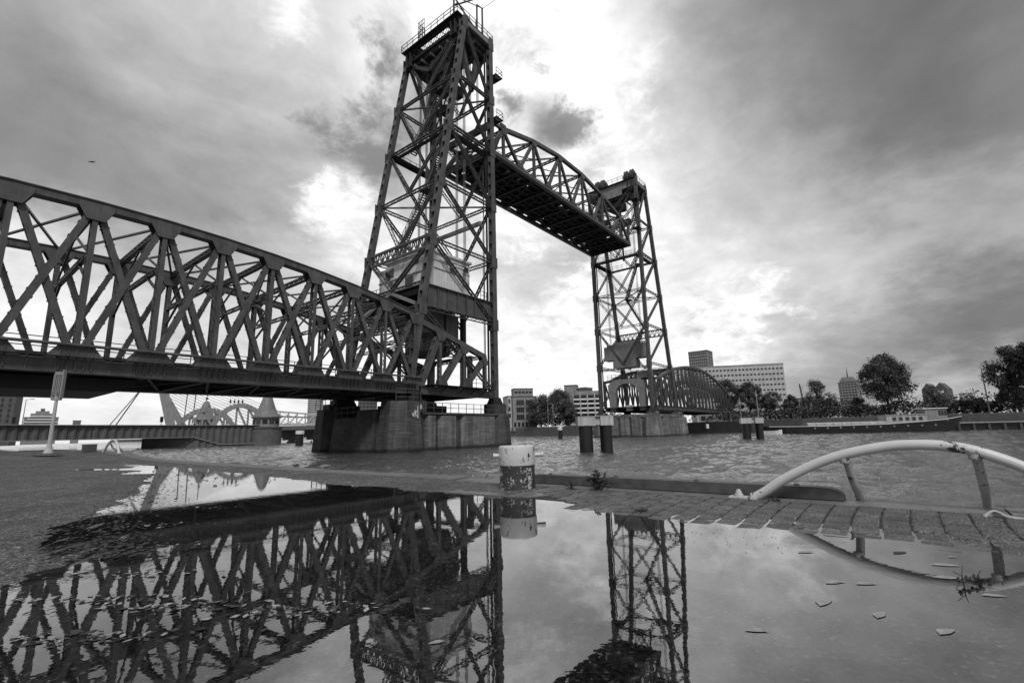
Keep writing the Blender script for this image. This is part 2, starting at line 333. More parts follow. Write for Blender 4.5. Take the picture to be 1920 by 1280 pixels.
# ---------------------------------------------------------------- mesh helpers
WL = {}                                     # world origin of every object (nothing here is rotated)
def vec(p): return Vector(p)
class MB:
    def __init__(s): s.v = []; s.f = []; s.X = None
    def add(s, vs_, fs):
        o = len(s.v)
        s.v += [tuple(p) for p in vs_]; s.f += [tuple(i + o for i in f) for f in fs]
        return s
    def hexa(s, p):
        return s.add(p, [(0, 3, 2, 1), (4, 5, 6, 7), (0, 1, 5, 4), (1, 2, 6, 5), (2, 3, 7, 6), (3, 0, 4, 7)])
    def box(s, c, d, rz=0.0):
        x, y, z = d[0] / 2, d[1] / 2, d[2] / 2; ca, sa = math.cos(rz), math.sin(rz)
        pts = [(-x, -y, -z), (x, -y, -z), (x, y, -z), (-x, y, -z), (-x, -y, z), (x, -y, z), (x, y, z), (-x, y, z)]
        return s.hexa([(c[0] + a * ca - b * sa, c[1] + a * sa + b * ca, c[2] + e) for a, b, e in pts])
    def span(s, x0, x1, y0, y1, z0, z1):
        return s.box(((x0 + x1) / 2, (y0 + y1) / 2, (z0 + z1) / 2), (abs(x1 - x0), abs(y1 - y0), abs(z1 - z0)))
    def beam(s, a, b, w, d, n=(0, 1, 0)):
        """solid bar a-b, depth d along n, width w across"""
        a = Vector(a); b = Vector(b); t = (b - a).normalized(); n = Vector(n)
        n = n - t * n.dot(t)
        if n.length < 1e-4: n = Vector((1, 0, 0)) - t * t.x
        n.normalize(); c = t.cross(n)
        n = n * (d / 2); c = c * (w / 2)
        return s.hexa([a - c - n, a + c - n, a + c + n, a - c + n, b - c - n, b + c - n, b + c + n, b - c + n])
    def laced(s, a, b, w, d, n, style='x', pitch=None, bar=.06, t=.06):
        """two plates w wide at +-d/2 along n, tied on both open sides by lacing or batten plates"""
        a = Vector(a); b = Vector(b); L = (b - a).length; ax = (b - a) / L; n = Vector(n)
        n = (n - ax * n.dot(ax)).normalized(); c = ax.cross(n)
        for q in (-1, 1):
            s.beam(a + n * (q * (d / 2 - t / 2)), b + n * (q * (d / 2 - t / 2)), w, t, n)
        pitch = pitch or d * 1.2
        k = max(2, int(L / pitch)); dd = d / 2 - t
        for q in (-1, 1):
            off = c * (q * (w / 2 - bar * .4))
            for i in range(k):
                p0 = a + ax * (L * i / k) + off; p1 = a + ax * (L * (i + 1) / k) + off
                if style == 'batten':
                    m = (p0 + p1) / 2; hl = L / k * .22
                    s.beam(m - ax * hl, m + ax * hl, d - 2 * t, .04, c)
                else:
                    e = 1 if i % 2 else -1
                    s.beam(p0 + n * (dd * e), p1 - n * (dd * e), bar, .03, c)
                    if style == 'x': s.beam(p0 - n * (dd * e), p1 + n * (dd * e), bar, .03, c)
        return s
    def tube(s, pts, r, k=8, cap=True):
        pts = [Vector(p) for p in pts]; rings = []; o = len(s.v)
        prev = None
        for i, p in enumerate(pts):
            t = (pts[min(i + 1, len(pts) - 1)] - pts[max(i - 1, 0)]).normalized()
            if prev is None:
                u = t.cross(Vector((0, 0, 1)))
                if u.length < .05: u = t.cross(Vector((1, 0, 0)))
            else: u = prev - t * prev.dot(t)
            u.normalize(); prev = u; v = t.cross(u)
            rr = r[i] if isinstance(r, (list, tuple)) else r
            for j in range(k):
                a = 2 * math.pi * j / k; s.v.append(tuple(p + u * (math.cos(a) * rr) + v * (math.sin(a) * rr)))
        for i in range(len(pts) - 1):
            for j in range(k):
                s.f.append((o + i * k + j, o + i * k + (j + 1) % k, o + (i + 1) * k + (j + 1) % k, o + (i + 1) * k + j))
        if cap:
            s.f.append(tuple(o + j for j in range(k))[::-1]); s.f.append(tuple(o + (len(pts) - 1) * k + j for j in range(k)))
        return s
    def lathe(s, c, prof, k=24, ax=(0, 0, 1), ph=0.0):
        """profile (r, h) turned about ax through c"""
        ax = Vector(ax).normalized(); u = ax.cross(Vector((0, 1, 0)))
        if u.length < .1: u = ax.cross(Vector((1, 0, 0)))
        u.normalize(); v = ax.cross(u); o = len(s.v); c = Vector(c)
        for r_, h in prof:
            for j in range(k):
                a = 2 * math.pi * j / k + ph; s.v.append(tuple(c + ax * h + u * (r_ * math.cos(a)) + v * (r_ * math.sin(a))))
        for i in range(len(prof) - 1):
            for j in range(k):
                s.f.append((o + i * k + j, o + i * k + (j + 1) % k, o + (i + 1) * k + (j + 1) % k, o + (i + 1) * k + j))
        s.f.append(tuple(o + j for j in range(k))[::-1]); s.f.append(tuple(o + (len(prof) - 1) * k + j for j in range(k)))
        return s
    def prism(s, poly, y0, y1, axis='Y'):
        """outline extruded along an axis; outline in the other two coordinates"""
        n = len(poly)
        def P(a, b, t): return {'Y': (a, t, b), 'X': (t, a, b), 'Z': (a, b, t)}[axis]
        vs_ = [P(a, b, y0) for a, b in poly] + [P(a, b, y1) for a, b in poly]
        fs = [tuple(range(n)), tuple(range(2 * n - 1, n - 1, -1))] + [(i, (i + 1) % n, n + (i + 1) % n, n + i) for i in range(n)]
        return s.add(vs_, fs)
    def rail(s, pts, h=1.05, step=1.8, r=.05, lines=(1, .5)):
        pts = [Vector(p) for p in pts]; zu = Vector((0, 0, 1))
        for a, b in zip(pts, pts[1:]):
            for l in lines: s.beam(a + zu * (h * l), b + zu * (h * l), r, r, (0, 0, 1))
            k = max(1, int((b - a).length / step))
            for i in range(k + 1):
                p = a.lerp(b, i / k); s.beam(p, p + zu * h, r, r, (0, 1, 0))
        return s
    def build(s, name, mat, parent=None, smooth=False, kind=None, label=None, cat=None, group=None, origin=None):
        base = WL[parent.name] if parent else Vector((0, 0, 0))
        org = Vector(origin) if origin else base
        v = [(s.X(p) if s.X else p) for p in s.v]
        v = [(p[0] - org.x, p[1] - org.y, p[2] - org.z) for p in v]
        me = D.meshes.new(name); me.from_pydata(v, [], s.f); me.materials.append(M[mat])
        if smooth: me.polygons.foreach_set('use_smooth', [True] * len(me.polygons))
        me.update()
        o = D.objects.new(name, me); COL.objects.link(o)
        if parent: o.parent = parent
        o.location = org - base
        WL[o.name] = org
        tag(o, label, cat, group, kind)
        return o
def tag(o, label=None, cat=None, group=None, kind=None):
    if label: o['label'] = label
    if cat: o['category'] = cat
    if group: o['group'] = group
    if kind: o['kind'] = kind
    return o
def thing(name, loc, label, cat, group=None):
    o = D.objects.new(name, None); o.empty_display_size = .5; COL.objects.link(o); o.location = loc
    WL[o.name] = Vector(loc)
    return tag(o, label, cat, group)
def part(name, mat, parent, fn, smooth=False, X=None, **kw):
    mb = MB(); mb.X = X; fn(mb); return mb.build(name, mat, parent, smooth, **kw)
def copy_tree(o, loc, label=None, parent=None, rot=None):
    c = o.copy(); COL.objects.link(c)
    if parent: c.parent = parent
    else:
        c.location = loc
        if rot is not None: c.rotation_euler = (0, 0, rot)
        if label: c['label'] = label
    for ch in list(o.children): copy_tree(ch, None, None, c)
    return c
def smooth01(a, b, x):
    t = min(1, max(0, (x - a) / (b - a))); return t * t * (3 - 2 * t)

# ================================================================= SETTING
WATER = -.95
def river():
    def axis(lo, hi, c, s0, grow, smax):
        out = [c]; s_ = s0
        while out[-1] < hi: out.append(out[-1] + s_); s_ = min(smax, s_ * grow)
        lo_ = [c]; s_ = s0
        while lo_[-1] > lo: lo_.append(lo_[-1] - s_); s_ = min(smax, s_ * grow)
        return np.array(lo_[:0:-1] + out)
    xs = axis(-41, 130, -40.9, .10, 1.006, .55); ys = axis(-90, 110, -40, .12, 1.006, .6)
    gx, gy = np.meshgrid(xs, ys, indexing='ij'); z = np.zeros_like(gx); r = np.random.default_rng(11)
    for i in range(70):
        lam = .55 * (11.0 ** r.random()); th = r.normal(.95, .75); k = 2 * np.pi / lam
        amp = .0105 * lam ** .85 * r.uniform(.5, 1.2)
        ph = k * (gx * np.cos(th) + gy * np.sin(th)) + r.uniform(0, 6.28)
        wob = 1.6 * np.sin(gx * .13 * r.uniform(.5, 2) + gy * .11 * r.uniform(.5, 2) + r.uniform(0, 6)) + 1.1 * np.sin(gx * .41 * r.uniform(.5, 1.5) - gy * .37 * r.uniform(.5, 1.5))
        grp = .55 + .45 * np.sin(gx * r.uniform(-.3, .3) + gy * r.uniform(-.3, .3) + r.uniform(0, 6))
        z += amp * np.sin(ph + wob) * grp
    z *= .85
    nx, ny = gx.shape
    co_ = np.stack([gx, gy, WATER + z], -1).reshape(-1, 3)
    a = (np.arange(nx - 1)[:, None] * ny + np.arange(ny - 1)[None, :]).ravel()
    q = np.stack([a, a + ny, a + ny + 1, a + 1], 1)
    me = D.meshes.new('water'); me.vertices.add(len(co_)); me.vertices.foreach_set('co', co_.ravel())
    me.loops.add(q.size); me.loops.foreach_set('vertex_index', q.ravel()); me.polygons.add(len(q))
    me.polygons.foreach_set('loop_start', np.arange(0, q.size, 4)); me.polygons.foreach_set('use_smooth', np.ones(len(q), bool))
    me.update(calc_edges=True); me.materials.append(M['river'])
    o = D.objects.new('water', me); COL.objects.link(o); o['kind'] = 'structure'; WL[o.name] = Vector((0, 0, 0))
river()
mb = MB(); mb.add([(-900, -900, WATER - .35), (900, -900, WATER - .35), (900, 900, WATER - .35), (-900, 900, WATER - .35)], [(0, 1, 2, 3)])
mb.build('water', 'river', kind='structure')

# puddle outline (world XY); the ground dips below z = 0 inside it
PUD = [(-42.95, -46.5), (-43.02, -43), (-43.1, -41.1), (-43.2, -40.3), (-43.1, -39.8), (-42.95, -39.25), (-42.8, -38.5), (-42.7, -37.8), (-42.55, -36.9), (-42.78, -36.65),
       (-42.66, -35.4), (-42.6, -33.9), (-42.8, -32.2), (-42.45, -29.5), (-42.35, -27), (-42.1, -23.5), (-42.2, -20), (-42.3, -15.6), (-42.75, -15.0), (-42.8, -19.0), (-43.0, -20.4), (-44.2, -18.8), (-44.3, -19.8), (-43.4, -21.4),
       (-43.5, -22.5), (-44.1, -23.2), (-43.6, -24.5), (-44.6, -27.2), (-45.3, -30.0), (-46.4, -32.3), (-47.0, -33.5), (-47.25, -34.5), (-47.28, -35.6),
       (-47.6, -36.0), (-48.6, -36.3), (-50.5, -37.2), (-53, -40), (-53.5, -44), (-50, -47.5), (-46, -48)]
PX = np.array(PUD)
def pud_dist(P):
    """signed distance, negative inside"""
    n = len(PX); d = np.full(len(P), 1e9); ins = np.zeros(len(P), bool)
    for i in range(n):
        a = PX[i]; b = PX[(i + 1) % n]; e = b - a
        w = P - a; t = np.clip((w @ e) / (e @ e), 0, 1)
        q = w - t[:, None] * e
        d = np.minimum(d, np.hypot(q[:, 0], q[:, 1]))
        c = (a[1] <= P[:, 1]) != (b[1] <= P[:, 1])
        xi = a[0] + (P[:, 1] - a[1]) / (e[1] if abs(e[1]) > 1e-9 else 1e-9) * e[0]
        ins ^= c & (P[:, 0] < xi)
    return np.where(ins, -d, d)
def fbm(x, y, sc, oc=4):
    v = 0; a = 1; t = 0
    for k in range(oc):
        v += a * mnoise.noise((x * sc, y * sc, 3.1 + k)); t += a; a *= .5; sc *= 2.1
    return v / t
def ground_macro(x, y):
    return .36 * smooth01(-17.5, -4, y) + .55 * smooth01(-43.2, -46.5, x) * smooth01(-14, 2, y)
def ground_grid(xs, ys):
    gx, gy = np.meshgrid(xs, ys, indexing='ij'); P = np.stack([gx.ravel(), gy.ravel()], 1)
    d = pud_dist(P); out = np.zeros(len(P))
    for i, (x, y) in enumerate(P):
        di = d[i]
        n1 = fbm(x, y * .8, 1.1, 4); n2 = fbm(x + 40, y, 6.0, 3)
        z = (di * .035 if di > 0 else max(di * .03, -.03)) + n1 * .012 + n2 * .006
        if di > 0: z = min(z, .03 + n1 * .012)
        # ridges of mud that break the surface along the left shore
        sh = smooth01(-45.9, -46.9, x) * smooth01(-39.4, -37.6, y) * smooth01(-33.0, -35.2, y)
        sh += .75 * smooth01(-44.8, -46.0, x) * smooth01(-37.0, -34.8, y) * smooth01(.7, -.4, di)
        z += min(1, sh) * (.026 * max(0, fbm(x * .6 + y * .8 + 9, (y * .6 - x * .8) * 5.0, 1.5, 4) - .04) * 2.2)
        if x > -43.5 and y < -36.4: z = min(z, -.05)        # bedding under the bricks
        out[i] = z + ground_macro(x, y)
    return P, out
def grid_mesh(name, xs, ys, mat):
    P, z = ground_grid(xs, ys); nx, ny = len(xs), len(ys)
    mb = MB(); mb.v = [(p[0], p[1], q) for p, q in zip(P, z)]
    mb.f = [(i * ny + j, (i + 1) * ny + j, (i + 1) * ny + j + 1, i * ny + j + 1) for i in range(nx - 1) for j in range(ny - 1)]
    return mb.build(name, mat, kind='structure', smooth=True)
QE = -40.78                                  # water edge of the quay
xs_f = np.concatenate([np.arange(-54, -48.4, .3), np.arange(-48.4, -41.34, .055), [-41.34]])
ys_f = np.concatenate([np.arange(-48, -42.2, .3), np.arange(-42.2, -36, .05), np.arange(-36, -27, .075), np.arange(-27, -16, .15), np.arange(-16, 9.2, .45)])
grid_mesh('ground', xs_f, ys_f, 'asphalt')
# the rest of the land sheet, west of the detailed patch
mb = MB()
xs2 = [-300, -160, -100, -75, -64, -58, -54]; ys2 = [-300, -150, -90, -60, -48] + list(np.arange(-44, 9.5, 4.4))
for x in xs2:
    for y in ys2: mb.v.append((x, y, .03 + ground_macro(x, y)))
n2 = len(ys2)
mb.f = [(i * n2 + j, (i + 1) * n2 + j, (i + 1) * n2 + j + 1, i * n2 + j + 1) for i in range(len(xs2) - 1) for j in range(n2 - 1)]
for y0, y1 in ((-300, -48),):
    mb.add([(-54, y0, .03), (-41.34, y0, .03), (-41.34, y1, .02), (-54, y1, .02)], [(0, 1, 2, 3)])
mb.build('ground', 'asphalt', kind='structure')
# quay body under the land, with its wet face towards the river
mb = MB(); mb.span(-300, QE - .02, -300, 9.0, WATER - 2, -.09); mb.build('quay_wall', 'concrete', kind='structure')

# puddle sheet
mb = MB(); mb.v = [(-54.5, -49, 0), (-41.9, -49, 0), (-41.9, -14, 0), (-54.5, -14, 0)]; mb.f = [(0, 1, 2, 3)]
mb.build('puddle', 'puddle', kind='structure')

# concrete coping along the edge: stones with open joints
cop = thing('quay_coping', (QE, -30, 0), 'long wet concrete coping along the water edge of the quay', 'coping')
y = -60.0; k = 0
while y < 9:
    L = 2.6
    def f(m, y=y, L=L):
        z = [ground_macro(-41, q) for q in (y, y + L)]
        t = .045 + .012 * math.sin(k * 2.1)
        if y < -36.5: t = .03
        zz0 = [-.5 for q in z]; j = .012
        m.hexa([(-41.36, y + j, zz0[0]), (QE, y + j, zz0[0]), (QE, y + L - j, zz0[1]), (-41.36, y + L - j, zz0[1]),
                (-41.36, y + j, z[0] + t - .012), (QE, y + j, z[0] + t), (QE, y + L - j, z[1] + t), (-41.36, y + L - j, z[1] + t - .012)])
    part('coping_stone', 'concrete', cop, f)
    y += L; k += 1

# brick strip: every brick its own piece, laid in columns that run towards the water
bp = MB(); bp.add([(-43.9, -47, -.03), (-41.36, -47, .026), (-41.36, -36.6, .026), (-43.9, -36.6, -.03)], [(0, 1, 2, 3)])
strip = bp.build('brick_pavement', 'mud', kind='structure')
def brick_mesh(seed):
    rnd = random.Random(seed); L, Wd, H = .262, .211, .07; b = .011
    prof = [(0, -H), (0, -b), (b, 0)]
    vs_ = []
    for ins, z in prof:
        for sx, sy in ((-1, -1), (1, -1), (1, 1), (-1, 1)):
            vs_.append((sx * (L / 2 - ins) + rnd.uniform(-.004, .004), sy * (Wd / 2 - ins) + rnd.uniform(-.003, .003), z + rnd.uniform(-.002, .002)))
    fs = [(8, 9, 10, 11)]
    for r_ in range(2):
        for j in range(4): fs.append((r_ * 4 + j, r_ * 4 + (j + 1) % 4, r_ * 4 + 4 + (j + 1) % 4, r_ * 4 + 4 + j))
    me = D.meshes.new('brick'); me.from_pydata(vs_, [], fs); me.materials.append(M['brick']); me.update(); return me
BM = [brick_mesh(i) for i in range(5)]
cnt = 0
half = BM[0].copy(); half.name = 'half_brick'
for v_ in half.vertices: v_.co.x *= .5
for c in range(46):
    yc = -36.62 - c * .225
    if c % 2 and c > 2:
        o = D.objects.new('brick', half); COL.objects.link(o); o.parent = strip; o.location = (-41.452, yc - .024, .03); o.rotation_euler = (0, -.022, random.uniform(-.02, .02))
    for r_ in range(8):
        xc = -41.53 - r_ * .304 + (.15 if c % 2 else 0)
        if xc > -41.5: continue
        d = -43.2 - xc
        z = .026 + (xc + 41.36) * .02205 + .012
        if z < -.035: continue
        if yc > -37.6 and xc < -41.75 - (-36.5 - yc) * .9: continue   # the strip narrows to a wedge by the bollard
        o = D.objects.new('brick', BM[(c * 7 + r_ * 3) % 5]); COL.objects.link(o); o.parent = strip
        bend = .10 * ((xc + 42.2) / 1.0) ** 2
        o.location = (xc, yc - bend * .4, z + random.uniform(-.002, .002))
        o.rotation_euler = (random.uniform(-.012, .012), -.024 + random.uniform(-.015, .015), random.uniform(-.02, .02))
        cnt += 1
# timber fender beams lying on the coping
for (y0, y1, lab) in ((-40.42, -35.6, 'long dark timber kerb beam with a rounded end beside the ladder rail'),
                      (-47.0, -42.12, 'short end of dark timber kerb beam at the right picture edge')):
    t = thing('kerb_beam', ((QE - .14), y1, .03), lab, 'kerb beam', 'timber kerb beams on the quay edge')
    mb = MB(); zb = .035; n = 14
    pr_ = []
    yy = [y0, y0 + .02, y0 + .06, y0 + .13, y0 + .25, y1 - .25, y1 - .13, y1 - .06, y1]
    hh = [.05, .085, .115, .135, .145, .145, .13, .1, .05]
    poly = [(yv, zb) for yv in (y1, y0)] + [(a, zb + h_) for a, h_ in zip(yy, hh)]
    mb.prism(poly, QE - .26, QE - .03, 'X'); mb.build('timber', 'wood', t)
    for q in range(4):
        yb = y0 + .5 + q * (y1 - y0 - 1) / 3
        part('bolt', 'rail', t, lambda m: m.lathe((QE - .14, yb, zb + .14), [(.035, 0), (.035, .02), (.02, .03)], 8))

# ================================================================= THE BRIDGE  (axis along X, truss planes at y = 0 and y = 12.5)
TW = 12.5
# ---------------- fixed span that lands on the quay
def ztop(x): return 17.05 - 2.65 * ((x + 40) / 26.0) ** 2
def truss_plane(root, y, nodes_x, zt, zb0=5.3, zb1=6.25, dw=.5, dd=.5, last_post=True, X=None, first=True):
    s = 1 if y < 5 else -1                    # outward side faces the camera on the near plane
    # chords
    def top(m):
        for a, b in zip(nodes_x, nodes_x[1:]):
            za, zb_ = zt(a), zt(b)
            m.hexa([(a, y - .4, za - .5), (b, y - .4, zb_ - .5), (b, y + .4, zb_ - .5), (a, y + .4, za - .5),
                    (a, y - .4, za), (b, y - .4, zb_), (b, y + .4, zb_), (a, y + .4, za)])
            m.hexa([(a, y - .5, za), (b, y - .5, zb_), (b, y + .5, zb_), (a, y + .5, za),
                    (a, y - .5, za + .07), (b, y - .5, zb_ + .07), (b, y + .5, zb_ + .07), (a, y + .5, za + .07)])
    part('top_chord', 'steel', root, top, X=X)
    def bot(m):
        a, b = nodes_x[0] - .4, nodes_x[-1] + .4
        m.span(a, b, y - .42, y - .36, zb0, zb1); m.span(a, b, y + .36, y + .42, zb0, zb1)
        m.span(a, b, y - .56, y + .56, zb0 - .06, zb0); m.span(a, b, y - .5, y - .24, zb1, zb1 + .05); m.span(a, b, y + .24, y + .5, zb1, zb1 + .05)
        x = a + 2.2
        while x < b:                          # web stiffeners
            m.span(x, x + .1, y - .47, y - .42, zb0, zb1); x += 1.33
    part('bottom_chord', 'steel', root, bot, X=X)
    # gusset plates
    for i, x in enumerate(nodes_x):
        z = zt(x) - .5; dz = (zt(x + .5) - zt(x - .5)); wg = .95
        part('gusset_plate', 'steel', root, lambda m: [m.prism([(x - wg, z - dz * wg), (x - .48, z - .85), (x + .48, z - .85), (x + wg, z + dz * wg), (x + wg, z + dz * wg + .3), (x - wg, z - dz * wg + .3)], y + q * .41, y + q * .46, 'Y') for q in (-1, 1)], X=X)
        part('gusset_plate', 'steel', root, lambda m: [m.prism([(x - 1.5, zb1 - .1), (x + 1.5, zb1 - .1), (x + .75, zb1 + .92), (x - .75, zb1 + .92)], y + q * .42, y + q * .47, 'Y') for q in (-1, 1)] +
             [m.span(x - .8 + .4 * e, x - .72 + .4 * e, y - .52, y - .47, zb0 + .1, zb1 + .8) for e in range(5)], X=X)
    # posts: solid faces towards the water, open laced sides
    for i, x in enumerate(nodes_x):
        if (i == 0 and not first): continue
        part('post', 'steel', root, lambda m: m.laced((x, y, zb1 + .3), (x, y, zt(x) - .6), .3, .74, (0, 1, 0), 'x', .85, .045), X=X)
    return
def panel_diagonals(root, y, pairs, w=.39, X=None):
    for (a, b) in pairs:
        def f(m):
            m.laced(a, b, w, .46, (0, 1, 0), 'batten', 1.15, .05, .06)
            A = Vector(a); B = Vector(b); L = (B - A).length; ax = (B - A) / L; c = ax.cross(Vector((0, 1, 0)))
            k = int(L / 1.15)
            for i in range(1, k):
                p = A + ax * (L * i / k)
                for q in (-1, 1):
                    m.beam(p + c * (q * (w / 2 + .02)) - Vector((0, .25, 0)), p + c * (q * (w / 2 + .02)) + Vector((0, .25, 0)), .3 * .25, .05, c)
        part('diagonal', 'steel', root, f, X=X)

NX = [-66 + 4 * i for i in range(14)]       # -66 ... -14
span = thing('truss_span', (-40, TW / 2, 5.3), 'long riveted steel truss span with crossed diagonals at left of the near tower', 'bridge span')
for y in (0.0, TW):
    truss_plane(span, y, NX, ztop)
    pr_ = []
    for a, b in zip(NX, NX[1:]):
        pr_.append(((a + .25, y - .04, 6.6), (b - .2, y - .04, ztop(b) - .55)))
        pr_.append(((b - .25, y + .05, 6.6), (a + .2, y + .05, ztop(a) - .55)))
    panel_diagonals(span, y, pr_)
for i, x in enumerate(NX):
    part('floor_beam', 'steel_dark', span, lambda m: [m.span(x - .03, x + .03, .3, TW - .3, 5.32, 6.45), m.span(x - .22, x + .22, .3, TW - .3, 5.28, 5.33), m.span(x - .22, x + .22, .3, TW - .3, 6.45, 6.5)])
    part('top_strut', 'steel', span, lambda m: m.laced((x, .3, ztop(x) - .35), (x, TW - .3, ztop(x) - .35), .4, .45, (0, 0, 1), 'x', .9, .06))
    zs = ztop(x) - 3.6
    if zs > 10.4:
        part('sway_strut', 'steel_light', span, lambda m: m.laced((x, .3, zs), (x, TW - .3, zs), .3, .35, (0, 0, 1), 'z', .8, .06))
        for q in (0, 1):
            ya, yb = (.35, 3.2) if q == 0 else (TW - .35, TW - 3.2)
            part('knee_brace', 'steel', span, lambda m: m.beam((x, ya, zs - 1.6), (x, yb, zs), .16, .16))
            part('knee_brace', 'steel', span, lambda m: m.beam((x, TW / 2, ztop(x) - .6), (x, ya, zs + .1), .13, .13))
for a, b in zip(NX, NX[1:]):
    for q in (0, 1):
        ya, yb = (.3, TW - .3) if q else (TW - .3, .3)
        part('wind_brace', 'steel', span, lambda m: m.beam((a, ya, ztop(a) - .3), (b, yb, ztop(b) - .3), .16, .14, (0, 0, 1)))
        part('wind_brace', 'steel_dark', span, lambda m: m.beam((a, ya, 5.42), (b, yb, 5.42), .2, .12, (0, 0, 1)))
for yy in (2.0, 3.6, 5.2, 7.4, 9.0, 10.6):
    part('stringer', 'steel_dark', span, lambda m: [m.span(-66, -14, yy - .03, yy + .03, 5.75, 6.42), m.span(-66, -14, yy - .16, yy + .16, 5.7, 5.75)])
for yy in (2.0, 3.5, 9.0, 10.5):
    part('track_rail', 'steel', span, lambda m: m.span(-66, -14, yy - .05, yy + .05, 6.62, 6.78))
def sleepers(m):
    x = -66
    while x < -14:
        for y0, y1 in ((1.3, 4.2), (8.3, 11.2)): m.span(x, x + .26, y0, y1, 6.43, 6.6)
        x += .62
part('track_sleeper', 'wood', span, sleepers, kind='stuff')
part('deck_plate', 'steel_dark', span, lambda m: [m.span(-66, -14.2, 4.3, 8.2, 6.44, 6.5), m.span(-66, -14.2, 1.25, 4.25, 6.28, 6.32), m.span(-66, -14.2, 8.25, 11.25, 6.28, 6.32)])
part('service_box', 'steel_dark', span, lambda m: m.prism([(-66, 4.35), (-39.2, 4.35), (-37.4, 5.28), (-66, 5.28)], 2.2, TW - 2.2, 'Y'))
part('walkway', 'steel_dark', span, lambda m: [m.span(-66, -14, -1.0, -.55, 6.2, 6.25), m.span(-66, -14, .35, 1.2, 6.33, 6.38), m.span(-66, -14, TW - 1.2, TW - .35, 6.33, 6.38)])
part('service_pipe', 'steel', span, lambda m: m.tube([(-66, -.66, 7.02), (-13.2, -.66, 7.02)], .1, 8))
for yy in (1.1, TW - 1.1):
    part('railing', 'rail', span, lambda m: m.rail([(-66, yy, 6.4), (-14.5, yy, 6.4)], 1.25, 2.0, .055))
part('bearing', 'steel_dark', span, lambda m: [m.prism([(-16.1, 4.5), (-14.3, 4.5), (-14.7, 5.22), (-15.7, 5.22)], yy - .4, yy + .4, 'Y') for yy in (0.35, TW)])

# ---------------- short span between the legs of the near tower
NS = [-13.2, -10, -6, -2]
def zts(x): return 14.05 - .272 * (x + 13.6)
short = thing('short_truss_span', (-7.5, TW / 2, 5.3), 'short dark steel truss span with thick slanting diagonals standing inside the near tower base', 'bridge span')
for y in (0.0, TW):
    def top(m):
        for a, b in zip(NS, NS[1:]):
            m.beam((a, y, zts(a) - .3), (b, y, zts(b) - .3), .62, .6)
    part('top_chord', 'steel', short, top)
    part('bottom_chord', 'steel', short, lambda m: [m.span(-13.0, -.7, y - .26, y + .26, 5.3, 6.1), m.span(-13.0, -.7, y - .4, y + .4, 5.24, 5.3), m.span(-13, -.7, y - .36, y + .36, 6.1, 6.14)])
    for x in NS[1:]:
        part('post', 'steel', short, lambda m: m.laced((x, y, 6.1), (x, y, zts(x) - .5), .34, .5, (0, 1, 0), 'x', .6, .07))
        wg = .95
        part('gusset_plate', 'steel', short, lambda m: [m.prism([(x - wg, zts(x) - .3), (x - .4, zts(x) - 1.4), (x + .4, zts(x) - 1.4), (x + (.2 if x > -3 else wg), zts(x) - .75), (x, zts(x))], y + q * .31, y + q * .35, 'Y') for q in (-1, 1)])
        part('gusset_plate', 'steel', short, lambda m: [m.prism([(x - 4 - .5, 6.1), (x - 4 + 1.3, 6.1), (x - 4 + .9, 7.1), (x - 4 - .2, 7.1)], y + q * .27, y + q * .31, 'Y') for q in (-1, 1)])
        a0 = max(x - 4, -13.0)
        part('diagonal', 'steel', short, lambda m: m.laced((a0 + .2, y, 6.4), (x - .15, y, zts(x) - .7), .75, .5, (0, 1, 0), 'batten', 1.3, .05, .07))
for x in NS:
    part('floor_beam', 'steel_dark', short, lambda m: m.span(x - .15, x + .15, .3, TW - .3, 5.35, 6.3))
    part('top_strut', 'steel', short, lambda m: m.laced((x, .3, zts(x) - .3), (x, TW - .3, zts(x) - .3), .35, .4, (0, 0, 1), 'x', .9, .06))
for a, b in zip(NS, NS[1:]):
    for ya, yb in ((.3, TW - .3), (TW - .3, .3)):
        part('wind_brace', 'steel', short, lambda m: m.beam((a, ya, zts(a) - .25), (b, yb, zts(b) - .25), .16, .14, (0, 0, 1)))
for yy in (2.0, 3.6, 9.0, 10.6):
    part('stringer', 'steel_dark', short, lambda m: m.span(-13.5, -.6, yy - .12, yy + .12, 5.7, 6.4))
part('deck_plate', 'steel_dark', short, lambda m: m.span(-13.5, -.6, 1.0, TW - 1.0, 6.42, 6.47))
part('walkway', 'steel_dark', short, lambda m: [m.span(-12.5, -1.6, -1.6, -.3, 6.25, 6.32)] + [m.beam((x, -1.5, 6.25), (x, -.3, 5.6), .08, .08) for x in (-10, -7, -5, -3)])
part('railing', 'rail', short, lambda m: m.rail([(-6.5, -1.55, 6.3), (-1.7, -1.55, 6.3), (-1.7, -.3, 6.3)], 1.1, 1.2, .05))
part('railing', 'rail', short, lambda m: m.rail([(-13, TW - 1.2, 6.4), (-1, TW - 1.2, 6.4)], 1.2, 1.5, .05))
part('stair', 'rail', short, lambda m: [m.beam((-6.0, 4.0 + q, 13.2), (-1.0, 4.0 + q, 10.2), .25, .06, (0, 1, 0)) for q in (0, .9)] + [m.rail([(-6.0, 3.95 + q, 13.2), (-1.0, 3.95 + q, 10.2)], 1.0, .8, .05) for q in (0, 1.0)] + [m.span(-6 + i * .33, -5.75 + i * .33, 4.0, 4.9, 13.2 - i * .2, 13.24 - i * .2) for i in range(15)])
part('portal_arch', 'steel', short, lambda m: m.prism([(2.0, 6.3), (2.6, 6.3), (2.6, 9.4), (3.4, 10.6), (9.1, 10.6), (9.9, 9.4), (9.9, 6.3), (10.5, 6.3), (10.5, 11.0), (2.0, 11.0)], -2.6, -2.1, 'X'))

